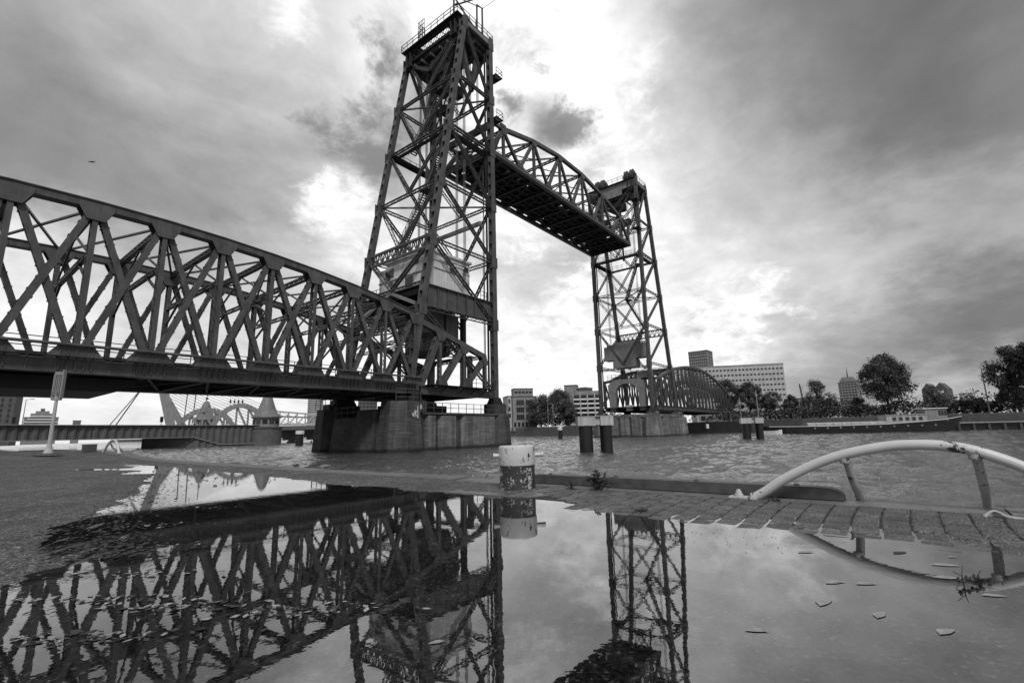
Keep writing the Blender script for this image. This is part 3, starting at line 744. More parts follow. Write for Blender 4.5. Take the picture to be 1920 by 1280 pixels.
# ---------------- lift towers
LV = [5.5, 15.4, 24.3, 32.7, 41.4, 50.0, 59.3]
def bx(z): return -14.15 + max(0, z - 8.0) * .1665     # sloping leg
def tower(name, label, X, near):
    org = (0, TW / 2, 4.6) if near else (53.6, TW / 2, 4.8)
    t = thing(name, org, label, 'lift tower', 'lift towers of the bridge')
    P = lambda nm, mat, fn, **kw: part(nm, mat, t, fn, X=X, **kw)
    ZT = 60.6
    for y in (0.0, TW):
        P('leg', 'steel', lambda m: [m.laced((0, y, 4.9), (0, y, ZT), .82, .72, (0, 1, 0), 'batten', 1.75, .05, .1), m.span(-.41, .41, y + .3, y + .34, 5, ZT)])
        P('leg', 'steel', lambda m: [m.laced((bx(8), y, 8.0), (bx(ZT), y, ZT), .72, .78, (0, 1, 0), 'batten', 1.75, .05, .1),
                                     m.laced((-13.95, y, 4.9), (bx(8), y, 8.1), .6, .7, (0, 1, 0), 'batten', 1.0, .05, .1)])
        for xx in (0, -13.95):
            P('leg_shoe', 'steel_dark', lambda m: [m.prism([(xx - .95, 4.55), (xx + .95, 4.55), (xx + .45, 5.35), (xx - .45, 5.35)], y - .6, y + .6, 'Y'), m.span(xx - 1.1, xx + 1.1, y - .85, y + .85, 4.45, 4.55)])
        # faces along the bridge: struts and one falling diagonal per storey
        for i, z in enumerate(LV[1:], 1):
            top_ = (i == 6)
            P('strut', 'steel', lambda m: m.laced((bx(z) + .3, y, z), (-.3, y, z), .3, .52 if not top_ else .9, (0, 0, 1), 'z', .7, .05, .075))
            z1 = LV[i - 1] if i > 1 else 5.9
            P('brace', 'steel', lambda m: m.laced((bx(z) + .35, y, z - .25), (-.35, y, z1 + .3), .3, .52, (.7, 0, .7), 'z', .7, .05, .075))
            for (xx, zz1) in ((bx(z), z), (0, z)):
                P('gusset_plate', 'steel', lambda m: [m.span(xx - .55, xx + .55, y + q * .4 - .03, y + q * .4 + .03, zz1 - .95, zz1 + .6) for q in (-1, 1)])
    # cross faces: struts and V bracing on both the sloping and the upright side
    for face in (0, 1):
        fx = (lambda z: bx(z)) if face == 0 else (lambda z: 0.0)
        lv = LV[1:] if face else LV[1:]
        for i, z in enumerate(lv):
            big = (face == 0 and abs(z - 24.3) < .1)
            if big:
                def f(m):
                    m.beam((fx(z), .3, z + .55), (fx(z), TW - .3, z + .55), .3, .3, (1, 0, 0)); m.beam((fx(z - 1), .3, z - 1.0), (fx(z - 1), TW - .3, z - 1.0), .3, .3, (1, 0, 0))
                    k = 10
                    for j in range(k):
                        ya = .4 + (TW - .8) * j / k; yb = .4 + (TW - .8) * (j + 1) / k; ym = (ya + yb) / 2
                        m.beam((fx(z), ya, z - 1), (fx(z), ym, z + .5), .1, .12, (1, 0, 0)); m.beam((fx(z), ym, z + .5), (fx(z), yb, z - 1), .1, .12, (1, 0, 0))
                        m.beam((fx(z), ya, z - 1), (fx(z), ya, z + .5), .1, .12, (1, 0, 0)); m.beam((fx(z), ya, z + .5), (fx(z), yb, z - 1), .07, .08, (1, 0, 0))
                P('strut', 'steel', f)
            elif not (face == 1 and z < 20):
                P('strut', 'steel', lambda m: m.laced((fx(z), .35, z), (fx(z), TW - .35, z), .3, .52, (0, 0, 1), 'z', .7, .05, .075))
            if i + 1 < len(lv) and not (near and face == 0 and i == 0):
                z2 = lv[i + 1]
                lo = z + .3
                for yy in (.35, TW - .35):
                    P('brace', 'steel', lambda m: m.laced((fx(lo), TW / 2, lo), (fx(z2), yy, z2 - .3), .28, .48, (0, .85, .5), 'z', .7, .05, .075))
    if near:
        zf = 18.5
        P('strut', 'steel', lambda m: m.laced((bx(zf), .35, zf), (bx(zf), TW - .35, zf), .4, .5, (0, 0, 1), 'x', .75, .07))
        for yy in (.35, TW - .35):
            P('brace', 'steel', lambda m: m.laced((bx(24), yy, 23.9), (bx(zf), TW / 2, zf + .2), .34, .6, (0, .8, .6), 'z', .75, .05, .09))
            P('brace', 'steel_light', lambda m: m.beam((bx(zf), TW / 2, zf - .2), (bx(15.6), yy, 15.7), .4, .3, (1, 0, 0)))
        P('monorail_beam', 'steel_light', lambda m: m.beam((-1.0, 12.0, 30.2), (-1.0, 1.2, 30.2), .55, .4, (1, 0, 0)))
    else:
        for zf in (14.6,):
            P('strut', 'steel', lambda m: m.laced((0, .35, zf), (0, TW - .35, zf), .4, .5, (0, 0, 1), 'x', .75, .07))
        for i, (za, zb_) in enumerate(((15.4, 24.0),)):
            for yy in (.35, TW - .35):
                P('brace', 'steel', lambda m: m.laced((0, TW / 2, za), (0, yy, zb_), .4, .45, (0, .85, .5), 'x', .8, .07))
    if not near:
        for y in (0.0, TW):
            P('leg_web', 'steel', lambda m: [m.span(-.36, .36, y - .3, y + .3, 4.9, ZT), m.beam((bx(8), y, 8.0), (bx(ZT), y, ZT), .6, .66), m.beam((-13.95, y, 4.9), (bx(8), y, 8.1), .5, .6)])
    # clutter under the tower head
    for k in range(7):
        xk = -5.4 + .8 * k
        P('head_joist', 'steel_dark', lambda m: m.span(xk - .08, xk + .08, .5, TW - .5, 58.1 + .12 * (k % 3), 58.5 + .12 * (k % 3)))
    for yy in (2.6, 4.2, 6.2, 8.2, 9.8):
        P('head_joist', 'steel', lambda m: m.span(-6.4, .3, yy - .12, yy + .12, 57.0, 57.4))
    for (ya, yb) in ((1.0, 6.2), (11.5, 6.2)):
        P('brace', 'steel', lambda m: m.laced((bx(59), ya, 58.4), (bx(54.5), yb, 54.4), .34, .62, (0, .85, .5), 'z', .75, .05, .09))
        P('brace', 'steel', lambda m: m.laced((0, ya, 58.4), (0, yb, 54.4), .34, .62, (0, .85, .5), 'z', .75, .05, .09))
    P('machinery', 'steel_dark', lambda m: [m.span(-4.6, -1.2, 4.6, 7.9, 55.0, 57.0), m.span(-3.6, -2.4, 3.2, 4.4, 50.5, 52.0), m.span(-1.4, -.4, 8.2, 9.4, 51.2, 52.4), m.beam((-4.2, 6.2, 55), (-4.2, 6.2, 42), .35, .3, (1, 0, 0))])
    P('railing', 'rail', lambda m: [m.rail([(-5.4, 2.2, 57.4), (-.5, 2.2, 57.4)], 1.1, 1.0, .06), m.rail([(-5.4, 10.2, 57.4), (-.5, 10.2, 57.4)], 1.1, 1.0, .06)])
    # plan bracing
    for z in (32.7, 50.0):
        for a, b in (((bx(z), 0.3), (0, TW - .3)), ((bx(z), TW - .3), (0, .3))):
            P('plan_brace', 'steel', lambda m: m.beam((a[0], a[1], z), (b[0], b[1], z), .2, .2, (0, 0, 1)))
    # walkway ring
    z = 41.4; xa = bx(z) - .2
    P('platform', 'steel_dark', lambda m: [m.span(xa, .2, .45, 1.5, z - .3, z - .22), m.span(xa, .2, TW - 1.5, TW - .45, z - .3, z - .22), m.span(xa + .5, xa + 1.1, .5, TW - .5, z - .28, z - .22),
                                           m.span(xa, .2, .4, .5, z - .6, z - .2), m.span(xa, .2, TW - .5, TW - .4, z - .6, z - .2)])
    P('railing', 'rail', lambda m: [m.rail([(xa, .5, z - .2), (-.3, .5, z - .2)], 1.15, 1.2, .06), m.rail([(xa + 1.4, 1.6, z - .2), (-.3, 1.6, z - .2)], 1.15, 1.2, .06),
                                    m.rail([(xa, TW - .5, z - .2), (-.3, TW - .5, z - .2)], 1.15, 1.2, .06), m.rail([(xa + 1.4, 1.6, z - .2), (xa + 1.4, TW - 1.6, z - .2)], 1.15, 1.2, .06)])
    if not near:
        P('platform', 'steel_dark', lambda m: m.span(-.4, 1.0, .6, TW - .6, 41.0, 41.1))
        P('railing', 'rail', lambda m: m.rail([(.9, .8, 41.1), (.9, TW - .8, 41.1)], 1.15, 1.2, .06))
    # stairs up the sloping face
    fl = [(24.6, 8.6, 33.0, 4.6), (33.0, 4.6, 41.2, 2.2), (41.4, 9.2, 50.0, 5.0), (50.0, 5.0, 58.5, 2.6)]
    if not near: fl = [(15.6, 9.8, 24.4, 5.2), (24.6, 4.0, 33.0, 8.0), (33.0, 8.0, 41.2, 4.0)]
    for (za, ya, zb_, yb) in fl:
        def f(m):
            x0, x1 = bx(za) + 1.3, bx(zb_) + 1.3
            for q in (0, .9):
                m.beam((x0 + q, ya, za), (x1 + q, yb, zb_), .28, .07, (1, 0, 0))
                m.beam((x0 + q, ya, za + 1.05), (x1 + q, yb, zb_ + 1.05), .06, .06, (1, 0, 0)); m.beam((x0 + q, ya, za + .55), (x1 + q, yb, zb_ + .55), .05, .05, (1, 0, 0))
            k = 26
            for i in range(k + 1):
                u = i / k; xx = x0 + (x1 - x0) * u; yy = ya + (yb - ya) * u; z_ = za + (zb_ - za) * u
                m.span(xx, xx + .9, yy - .12, yy + .12, z_ - .02, z_ + .03)
                if i % 3 == 0:
                    for q in (0, .9): m.span(xx + q - .03, xx + q + .03, yy - .03, yy + .03, z_, z_ + 1.05)
        P('stair', 'rail', f)
        P('landing', 'steel_dark', lambda m: m.span(bx(zb_) + .6, bx(zb_) + 2.6, yb - 1.4, yb + .2, zb_ - .1, zb_))
    # small side platforms on the river legs
    for y in (0.0, TW):
        for z in (47.2, 54.4):
            P('side_platform', 'steel_dark', lambda m: [m.span(.42, 2.0, y - .9, y + .9, z - .12, z), m.beam((.42, y, z - 1.5), (1.9, y, z - .12), .14, .14), m.prism([(.42, z - .8), (1.9, z - .12), (.42, z - .12)], y - .8, y - .7, 'Y')])
            P('side_railing', 'rail', lambda m: m.rail([(.5, y - .88, z), (1.95, y - .88, z), (1.95, y + .88, z), (.5, y + .88, z)], 1.15, .8, .06))
    # head of the tower: girders, sheaves, deck, railings
    zt = 59.0
    for y in (1.3, TW - 1.3):
        sbw = .55 if y < 5 else .3
        P('sheave_girder', 'steel_dark', lambda m: [m.span(-6.6, .6, y - .5, y - .35, zt - 1.4, zt + .9), m.span(-6.6, .6, y + .35, y + .5, zt - 1.4, zt + .9), m.span(-6.6, .6, y - .6, y + .6, zt - 1.5, zt - 1.4)])
        P('sheave_bracket', 'steel', lambda m: [m.beam((-2.6, y + .1, 50.6), (-4.6, y + .1, zt - 1.4), sbw, .5), m.beam((-2.6, y + .1, 50.6), (-1.4, y + .1, zt - 1.4), sbw, .5)])
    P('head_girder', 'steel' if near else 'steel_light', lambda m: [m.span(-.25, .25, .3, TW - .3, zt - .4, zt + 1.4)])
    P('head_girder', 'steel_dark', lambda m: m.laced((-6.1, .3, zt + .3), (-6.1, TW - .3, zt + .3), .4, 1.9, (0, 0, 1), 'x', 1.3, .1, .16))
    P('head_girder', 'steel_dark', lambda m: m.span(-5.2, -4.9, .3, TW - .3, zt - .9, zt + .9))
    P('head_girder', 'steel_dark', lambda m: [m.span(-3.4, -3.0, .3, TW - .3, zt - 1.2, zt + .6)])
    P('head_beam', 'steel_light', lambda m: [m.span(-5.7, -.3, -.35, -.15, zt + .1, zt + .8), m.span(-5.7, -.3, TW + .15, TW + .35, zt + .1, zt + .8)])
    P('head_deck', 'steel_dark', lambda m: [m.span(-6.9, .9, .0, 3.2, zt + 1.42, zt + 1.5), m.span(-6.9, .9, TW - 3.2, TW, zt + 1.42, zt + 1.5), m.span(-6.9, -5.9, 3.2, TW - 3.2, zt + 1.42, zt + 1.5), m.span(-1.4, .9, 3.2, TW - 3.2, zt + 1.42, zt + 1.5)])
    P('railing', 'rail', lambda m: [m.rail([(-6.9, .0, zt + 1.5), (.9, .0, zt + 1.5), (.9, TW, zt + 1.5), (-6.9, TW, zt + 1.5), (-6.9, 0, zt + 1.5)], 1.2, 1.3, .07)])
    rs = 1.65 if near else 1.5
    hz = zt + (1.2 if near else 3.9)
    for y in (1.5, 3.0, TW - 3.0, TW - 1.5):
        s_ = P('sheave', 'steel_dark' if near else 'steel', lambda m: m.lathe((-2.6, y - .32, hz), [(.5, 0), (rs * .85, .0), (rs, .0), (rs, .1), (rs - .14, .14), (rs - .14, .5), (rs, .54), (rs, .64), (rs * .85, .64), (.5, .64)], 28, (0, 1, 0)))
        part('sheave_hub', 'steel', s_, lambda m: m.lathe((-2.6, y - .45, hz), [(.34, 0), (.34, .9)], 12, (0, 1, 0)), X=X)
    P('bearing_block', 'steel_dark', lambda m: [m.span(-3.2, -2.0, y - .2, y + .2, zt + .9, hz + .35) for y in (.9, 2.25, 3.7, TW - .9, TW - 2.25, TW - 3.7)])
    P('drive_shaft', 'steel', lambda m: m.tube([(-2.6, 1.0, zt + .8), (-2.6, TW - 1.0, zt + .8)], .12, 8))
    # ropes from sheaves to counterweight and lift span
    for y in (1.5, 3.0, TW - 3.0, TW - 1.5):
        for (xx, zb_) in ((-2.6 - rs + .2, 21.0), (-2.6 + rs - .2, 48.5)):
            P('rope_bundle', 'rope', lambda m: [m.beam((xx, y + q, zt + .8), (xx, y + q, zb_), .045, .045) for q in (-.2, -.07, .07, .2)])
    P('guide_rail', 'steel_dark', lambda m: [m.span(-.62, -.42, y - .1, y + .1, 5.5, zt - 1) for y in (.55, TW - .55)])
    P('cable_tray', 'rail', lambda m: [m.beam((-1.0, .7, 7), (-1.0, .7, 38), .12, .1), m.beam((-1.0, .9, 7), (-1.0, .9, 30), .05, .05)])
    if near:
        # gallows frame on the head
        P('hoist_frame', 'steel', lambda m: [m.span(-6.6, -6.4, 1.0, 1.2, zt + 1.4, zt + 4.9), m.span(-1.6, -1.4, 1.0, 1.2, zt + 1.4, zt + 7.2), m.span(-1.6, -1.4, -1.1 + 1.0, .1, zt + 1.4, zt + 6.0),
                                               m.beam((-6.5, 1.1, zt + 4.9), (-1.5, .0, zt + 6.0), .1, .1), m.beam((-6.5, 1.1, zt + 4.8), (-2.3, .5, zt + 1.6), .22, .16), m.beam((-6.1, 1.5, zt + 3.8), (-.4, -.6, zt + 9.0), .2, .16),
                                               m.beam((-1.5, 1.1, zt + 7.4), (-1.5, -.1, zt + 5.8), .2, .16), m.beam((-1.5, -.1, zt + 5.9), (.6, -1.0, zt + 8.6), .07, .07)])
        P('ladder_cage', 'rail', lambda m: [m.rail([(-6.8, 7.2, zt + 1.5), (-6.8, 8.6, zt + 1.5), (-5.6, 8.6, zt + 1.5)], 3.2, .35, .06, (1, .75, .5, .25))])
    else:
        P('hoist_frame', 'steel', lambda m: [m.span(-3.5, -1.7, 1.0, 3.6, zt + .6, zt + 2.0), m.span(-3.5, -1.7, TW - 3.6, TW - 1.0, zt + .6, zt + 2.0)])
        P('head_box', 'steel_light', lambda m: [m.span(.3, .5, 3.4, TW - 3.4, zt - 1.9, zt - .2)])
    return t
T_near = tower('lift_tower', 'tallest looking near lattice lift tower with the concrete house inside', None, True)
T_far = tower('lift_tower', 'farther lattice lift tower beyond the river channel with round sheaves on its head', lambda p: (53.6 - p[0], p[1], p[2]), False)

# machine house of the near tower
mh = thing('machine_house', (-6.5, 6, 15.6), 'pale concrete machine house with small windows sitting between the legs of the near tower', 'machine house')
part('main_block', 'house', mh, lambda m: m.span(-9.6, -2.0, 2.6, 11.0, 18.75, 24.0))
part('roof_slab', 'house', mh, lambda m: m.span(-9.9, -1.75, 2.35, 11.3, 24.0, 24.3))
part('side_block', 'house', mh, lambda m: m.span(-10.9, -9.6, 1.1, 10.9, 18.72, 22.6))
part('front_annex', 'house', mh, lambda m: m.span(-10.45, -5.4, .62, 2.6, 18.74, 22.0))
part('annex_roof', 'house', mh, lambda m: m.span(-10.6, -5.25, .5, 2.6, 22.0, 22.22))
part('string_course', 'counter', mh, lambda m: [m.span(-11.0, -10.92, 1.05, 10.95, 20.7, 20.85), m.span(-10.5, -5.35, .54, .6, 20.9, 21.02), m.span(-9.6, -1.95, 2.54, 2.59, 20.6, 20.72), m.span(-9.65, -1.95, 2.54, 2.59, 22.3, 22.4)])
for x in (-6.0, -4.9, -3.8, -2.75):
    for z0, z1 in ((22.75, 23.35),):
        w = part('window', 'counter', mh, lambda m: [m.span(x - .42, x + .42, 2.5, 2.59, z0 - .08, z0), m.span(x - .42, x + .42, 2.5, 2.59, z1, z1 + .08), m.span(x - .46, x - .4, 2.5, 2.59, z0, z1), m.span(x + .4, x + .46, 2.5, 2.59, z0, z1)])
        part('pane', 'glass', w, lambda m: m.span(x - .4, x + .4, 2.56, 2.59, z0, z1))
for (yy, z0, z1, wd) in ((9.0, 20.9, 22.1, .5), (8.2, 21.3, 22.3, .35), (8.3, 20.2, 20.6, .35), (5.0, 19.2, 20.5, .35), (4.3, 19.2, 20.6, .35), (3.3, 22.0, 22.4, .3)):
    w = part('window', 'counter', mh, lambda m: [m.prism([(yy - wd - .08, z0 - .08), (yy + wd + .08, z0 - .08), (yy + wd + .08, z1 + .08), (yy - wd - .08, z1 + .08)], -10.98, -10.9, 'X')])
    part('pane', 'glass', w, lambda m: m.span(-11.0, -10.95, yy - wd, yy + wd, z0, z1))
w = part('window', 'counter', mh, lambda m: m.span(-7.7, -6.9, .52, .6, 21.12, 21.2)); part('pane', 'glass', w, lambda m: m.span(-7.7, -6.9, .57, .61, 21.2, 21.6))
part('side_wing', 'house', mh, lambda m: m.span(-1.99, -.9, 4.0, 9.0, 18.75, 20.6))
for yy in (.15, TW - .15):
    part('floor_girder', 'steel', mh, lambda m: [m.span(-12.4, -.45, yy - .06, yy + .06, 15.75, 18.3), m.span(-12.4, -.45, yy - .35, yy + .35, 18.3, 18.4), m.span(-12.4, -.45, yy - .35, yy + .35, 15.65, 15.75)] + [m.span(-12.0 + i * 1.65, -11.92 + i * 1.65, yy - .25, yy + .25, 15.75, 18.3) for i in range(7)])
for x in (-11.6, -9.0, -6.5, -4.0, -1.5):
    part('floor_beam', 'steel_dark', mh, lambda m: m.span(x - .15, x + .15, .5, TW - .5, 17.6, 18.7))
part('floor_slab', 'steel_dark', mh, lambda m: m.span(-11.9, -.8, .5, TW - .5, 18.42, 18.7))
part('balcony', 'rail', mh, lambda m: [m.span(-1.95, -.6, .6, 2.5, 18.6, 18.72), m.rail([(-1.9, .62, 18.72), (-.7, .62, 18.72)], 1.1, .6, .06), m.span(-11.6, -10.9, 9.6, 11.4, 18.6, 18.7), m.rail([(-11.6, 9.6, 18.7), (-11.6, 11.4, 18.7)], 1.1, .6, .06)])
# counterweights
cw = thing('counterweight', (-6, 6, 11), 'dark concrete counterweight with a rounded bottom hanging under the machine house', 'counterweight', 'counterweights of the lift span')
part('block', 'counter', cw, lambda m: m.span(-9.0, -3.4, 3.4, 9.2, 13.0, 16.4))
part('rounded_bottom', 'counter', cw, lambda m: m.lathe((-6.2, 6.3, 11.0), [(2.6, 0), (3.0, .25), (3.0, 2.0)], 28))
part('hanger', 'steel_dark', cw, lambda m: [m.span(-2.9, -2.3, 3.0, 3.6, 7, 17.5), m.span(-6.3, -6.1, 2.9, 3.1, 11, 17.5)])
cw2 = thing('counterweight', (56.6, 6.2, 15), 'pale grey concrete counterweight slab hanging low inside the far tower', 'counterweight', 'counterweights of the lift span')
part('slab', 'counter', cw2, lambda m: m.span(56.2, 58.4, 1.7, 12.3, 17.2, 20.6))
part('slab_head', 'counter', cw2, lambda m: m.span(56.1, 58.5, 4.4, 9.8, 17.1, 21.4))
part('slab_foot', 'counter', cw2, lambda m: m.span(56.0, 58.6, 4.2, 10.0, 15.2, 17.05))
part('rope_anchor', 'rail', cw2, lambda m: [m.span(57.0, 57.5, 2.2 + .5 * i, 2.4 + .5 * i, 20.6, 21.2) for i in range(5)] + [m.span(57.0, 57.5, 9.9 + .45 * i, 10.1 + .45 * i, 20.6, 21.2) for i in range(5)])

# ---------------- raised lift span
LX = [4.6, 12.9, 21.15, 29.45, 37.7, 46.0]
LZ = [47.9, 49.9, 51.0, 51.0, 49.9, 47.9]
LB = [1.5, 8.75, 17.0, 25.3, 33.6, 41.85, 50.9]
ls = thing('lift_span', (26, 6.4, 42.6), 'raised steel lift span with an arched top chord hanging high between the two towers', 'bridge span')
for y in (1.3, 11.3):
    def top(m):
        for i in range(5): m.beam((LX[i], y, LZ[i] + .2), (LX[i + 1], y, LZ[i + 1] + .2), .62, .6)
    part('top_chord', 'steel', ls, top)
    part('bottom_chord', 'steel', ls, lambda m: [m.span(LB[0], LB[-1], y - .22, y + .22, 42.55, 43.25), m.span(LB[0], LB[-1], y - .32, y + .32, 42.5, 42.55)])
    part('end_post', 'steel', ls, lambda m: m.beam((LB[0], y, 43.2), (LX[0], y, LZ[0]), .7, .5))
    part('end_post', 'steel', ls, lambda m: m.beam((LB[-1] - .4, y, 43.2), (LX[-1], y, LZ[-1]), .6, .5))
    for i, x in enumerate(LX):
        part('post', 'steel', ls, lambda m: m.beam((x, y, 43.2), (x, y, LZ[i]), .42, .4))
        part('gusset_plate', 'steel', ls, lambda m: [m.prism([(x - .9, LZ[i] + .1), (x - .45, LZ[i] - .9), (x + .45, LZ[i] - .9), (x + .9, LZ[i] + .1)], y + q * .3, y + q * .34, 'Y') for q in (-1, 1)])
        if i > 0 or True:
            if i > 0: part('diagonal', 'steel', ls, lambda m: m.beam((LB[i], y, 43.2), (x, y, LZ[i]), .5, .42))
            if i < 5: part('diagonal', 'steel', ls, lambda m: m.beam((LB[i + 1], y, 43.2), (x, y, LZ[i]), .5, .42))
    for x in LB[1:-1]:
        part('gusset_plate', 'steel', ls, lambda m: [m.prism([(x - 1.0, 43.2), (x + 1.0, 43.2), (x + .5, 44.1), (x - .5, 44.1)], y + q * .24, y + q * .28, 'Y') for q in (-1, 1)])
    part('railing', 'rail', ls, lambda m: m.rail([(2.2, y + (.9 if y < 5 else -.9), 43.5), (50.5, y + (.9 if y < 5 else -.9), 43.5)], 1.1, 2.2, .06))
    part('roof_railing', 'rail', ls, lambda m: m.rail([(LX[i], y + (.25 if y < 5 else -.25), LZ[i] + .5) for i in range(6)], .9, 2.6, .045, (1,)) if y > 5 else m.span(4.0, 5.2, 1.1, 1.5, 48.4, 48.9))
allx = sorted(LX + LB)
for x in allx:
    part('floor_beam', 'steel_dark', ls, lambda m: [m.span(x - .04, x + .04, 1.5, 11.1, 42.6, 43.5), m.span(x - .25, x + .25, 1.5, 11.1, 42.55, 42.6)])
for i, x in enumerate(LX):
    part('top_strut', 'steel', ls, lambda m: m.laced((x, 1.5, LZ[i]), (x, 11.1, LZ[i]), .4, .5, (0, 0, 1), 'x', .9, .06))
    for yy in (1.6, 11.0):
        part('knee_brace', 'steel', ls, lambda m: m.beam((x, yy, LZ[i] - 3.0), (x, 6.3, LZ[i] - .2), .16, .16, (1, 0, 0)))
for i in range(5):
    for ya, yb in ((1.5, 11.1), (11.1, 1.5)):
        part('wind_brace', 'steel', ls, lambda m: m.laced((LX[i], ya, LZ[i]), (LX[i + 1], yb, LZ[i + 1]), .22, .28, (0, 0, 1), 'z', .8, .05))
for i in range(len(allx) - 1):
    for ya, yb in ((1.5, 11.1), (11.1, 1.5)):
        part('wind_brace', 'steel_dark', ls, lambda m: m.beam((allx[i], ya, 42.7), (allx[i + 1], yb, 42.7), .18, .1, (0, 0, 1)))
for yy in (2.6, 4.2, 5.4, 7.2, 8.4, 10.0):
    part('stringer', 'steel_dark', ls, lambda m: [m.span(1.6, 50.8, yy - .04, yy + .04, 42.9, 43.5), m.span(1.6, 50.8, yy - .18, yy + .18, 42.86, 42.9)])
rr = random.Random(4)
def lift_deck(m):
    for (y0, y1) in ((1.55, 2.5), (2.7, 4.1), (4.3, 5.3), (5.5, 7.1), (7.3, 8.3), (8.5, 9.9), (10.15, 11.05)):
        x = 1.6
        while x < 50.4:
            L = rr.uniform(2.0, 4.4); x2 = min(50.7, x + L)
            m.span(x, x2, y0 - .1, y1 + .1, 43.52, 43.58)
            x = x2 + (rr.choice((.02, .02, .5, 1.1)) if y0 in (2.7, 8.5, 10.15) else .02)
part('deck_plate', 'steel_dark', ls, lift_deck)
for xe in (50.7, 1.5): part('end_beam', 'steel_dark', ls, lambda m: m.span(xe, xe + .3, 1.3, 11.3, 42.5, 43.6))
part('lifting_girder', 'steel', ls, lambda m: [m.span(50.0, 50.6, 1.2, 11.4, 47.4, 48.4), m.span(1.9, 2.5, 1.2, 11.4, 47.4, 48.4), m.beam((46, 1.3, 48), (50.3, 1.3, 48), .5, .4), m.beam((46, 11.3, 48), (50.3, 11.3, 48), .5, .4), m.beam((4.6, 1.3, 48), (2, 1.3, 48), .5, .4), m.beam((4.6, 11.3, 48), (2, 11.3, 48), .5, .4)])
part('hanger', 'steel', ls, lambda m: [m.span(50.1, 50.5, yy - .2, yy + .2, 43.3, 48) for yy in (1.3, 11.3)])

# ---------------- fixed span beyond the far tower: tall bow-shaped truss
def za(x): return 6.0 + 10.9 * max(0.0, 1 - ((x - 86.0) / 39.0) ** 2) ** .8 if x > 56 else 12
FXN = [56 + 3.1 * i for i in range(23)]      # 56 ... 124
bow = thing('bow_truss_span', (90, 6.2, 4.8), 'tall bow-shaped dark steel truss span reaching from the far tower to the far bank', 'bridge span')
for y in (0.0, TW):
    def top(m):
        for a, b in zip(FXN, FXN[1:]): m.beam((a, y, za(a)), (b, y, za(b)), .6, .6)
    part('top_chord', 'steel', bow, top)
    part('bottom_chord', 'steel', bow, lambda m: [m.span(56, 124.5, y - .3, y + .3, 4.9, 5.9), m.span(56, 124.5, y - .5, y + .5, 5.9, 5.98)] + [m.span(x, x + .12, y - .38, y - .3, 4.9, 5.9) for x in FXN])
    for i, x in enumerate(FXN):
        if za(x) > 7: part('post', 'steel', bow, lambda m: m.beam((x, y, 5.9), (x, y, za(x) - .2), .3, .4))
    for i in range(len(FXN) - 1):
        a, b = FXN[i], FXN[i + 1]
        if min(za(a), za(b)) < 7.2: continue
        part('diagonal', 'steel', bow, lambda m: m.beam((a, y, za(a) - .2), (b, y, 6.0), .26, .3))
        if 62 < a < 96:
            part('diagonal', 'steel', bow, lambda m: m.beam((a, y, 6.0), (b, y, za(b) - .2), .22, .26))
for x in FXN[:-1]:
    part('floor_beam', 'steel_dark', bow, lambda m: m.span(x - .12, x + .12, .3, TW - .3, 5.0, 6.0))
    if za(x) > 9: part('top_strut', 'steel', bow, lambda m: m.laced((x, .3, za(x)), (x, TW - .3, za(x)), .3, .4, (0, 0, 1), 'x', 1.0, .08))
for a, b in zip(FXN, FXN[1:]):
    if za(a) > 9 and za(b) > 9:
        for ya, yb in ((.3, TW - .3), (TW - .3, .3)):
            part('wind_brace', 'steel', bow, lambda m: m.beam((a, ya, za(a)), (b, yb, za(b)), .2, .15, (0, 0, 1)))
part('deck_plate', 'steel_dark', bow, lambda m: m.span(53, 126, .5, TW - .5, 5.6, 5.7))
part('railing', 'rail', bow, lambda m: [m.rail([(56, -.6, 6.0), (124, -.6, 6.0)], 1.1, 2, .07)])
# portal at the foot of the far tower
po = thing('portal_frame', (54.4, 6.2, 4.8), 'plain steel portal arch over the tracks at the foot of the far tower', 'portal')
arch_poly = [(1.9, 4.9), (3.3, 4.9), (3.3, 8.6), (3.7, 9.9), (4.5, 10.8), (5.6, 11.2), (6.9, 11.2), (8.0, 10.8), (8.8, 9.9), (9.2, 8.6), (9.2, 4.9), (10.6, 4.9), (10.9, 11.0), (9.6, 12.2), (2.9, 12.2), (1.6, 11.0)]
part('frame', 'steel_light', po, lambda m: m.prism(arch_poly, 54.3, 55.2, 'X'))
part('cabin', 'steel_light', po, lambda m: m.span(54.6, 56.4, .4, 3.4, 12.25, 13.9))
part('railing', 'rail', po, lambda m: m.rail([(54.3, 3.6, 12.2), (54.3, 10.8, 12.2)], 1.2, 1.0, .07))
part('signal_box', 'pale', po, lambda m: m.span(53.9, 54.8, 5.0, 6.4, 4.9, 6.2))

# ---------------- piers
def octo(cx, cy, r, z0, z1, r2):
    return lambda m: m.lathe((cx, cy, z0), [(r, 0), (r2, z1 - z0)], 8, (0, 0, 1), math.pi / 8)
pn = thing('bridge_pier', (-7, 6, WATER), 'massive stained concrete pier with columns under the near tower', 'bridge pier', 'bridge piers in the river')
part('column', 'pier', pn, octo(-15.2, .4, 2.75, WATER - 1, 4.35, 2.15))
part('column', 'pier', pn, octo(-15.2, 13.2, 2.6, WATER - 1, 4.0, 2.1))
part('column', 'pier', pn, octo(.6, -.1, 1.75, WATER - 1, 3.2, 1.45))
part('column', 'pier', pn, octo(.6, 12.9, 1.9, WATER - 1, 3.4, 1.6))
part('shoulder', 'pier', pn, lambda m: m.hexa([(-18.2, 2.0, WATER - 1), (-14, 2.0, WATER - 1), (-14, 6.2, WATER - 1), (-18.2, 6.2, WATER - 1), (-17.3, 2.0, 3.6), (-14, 2.0, 3.6), (-14, 5.2, 3.6), (-17.3, 5.2, 3.6)]))
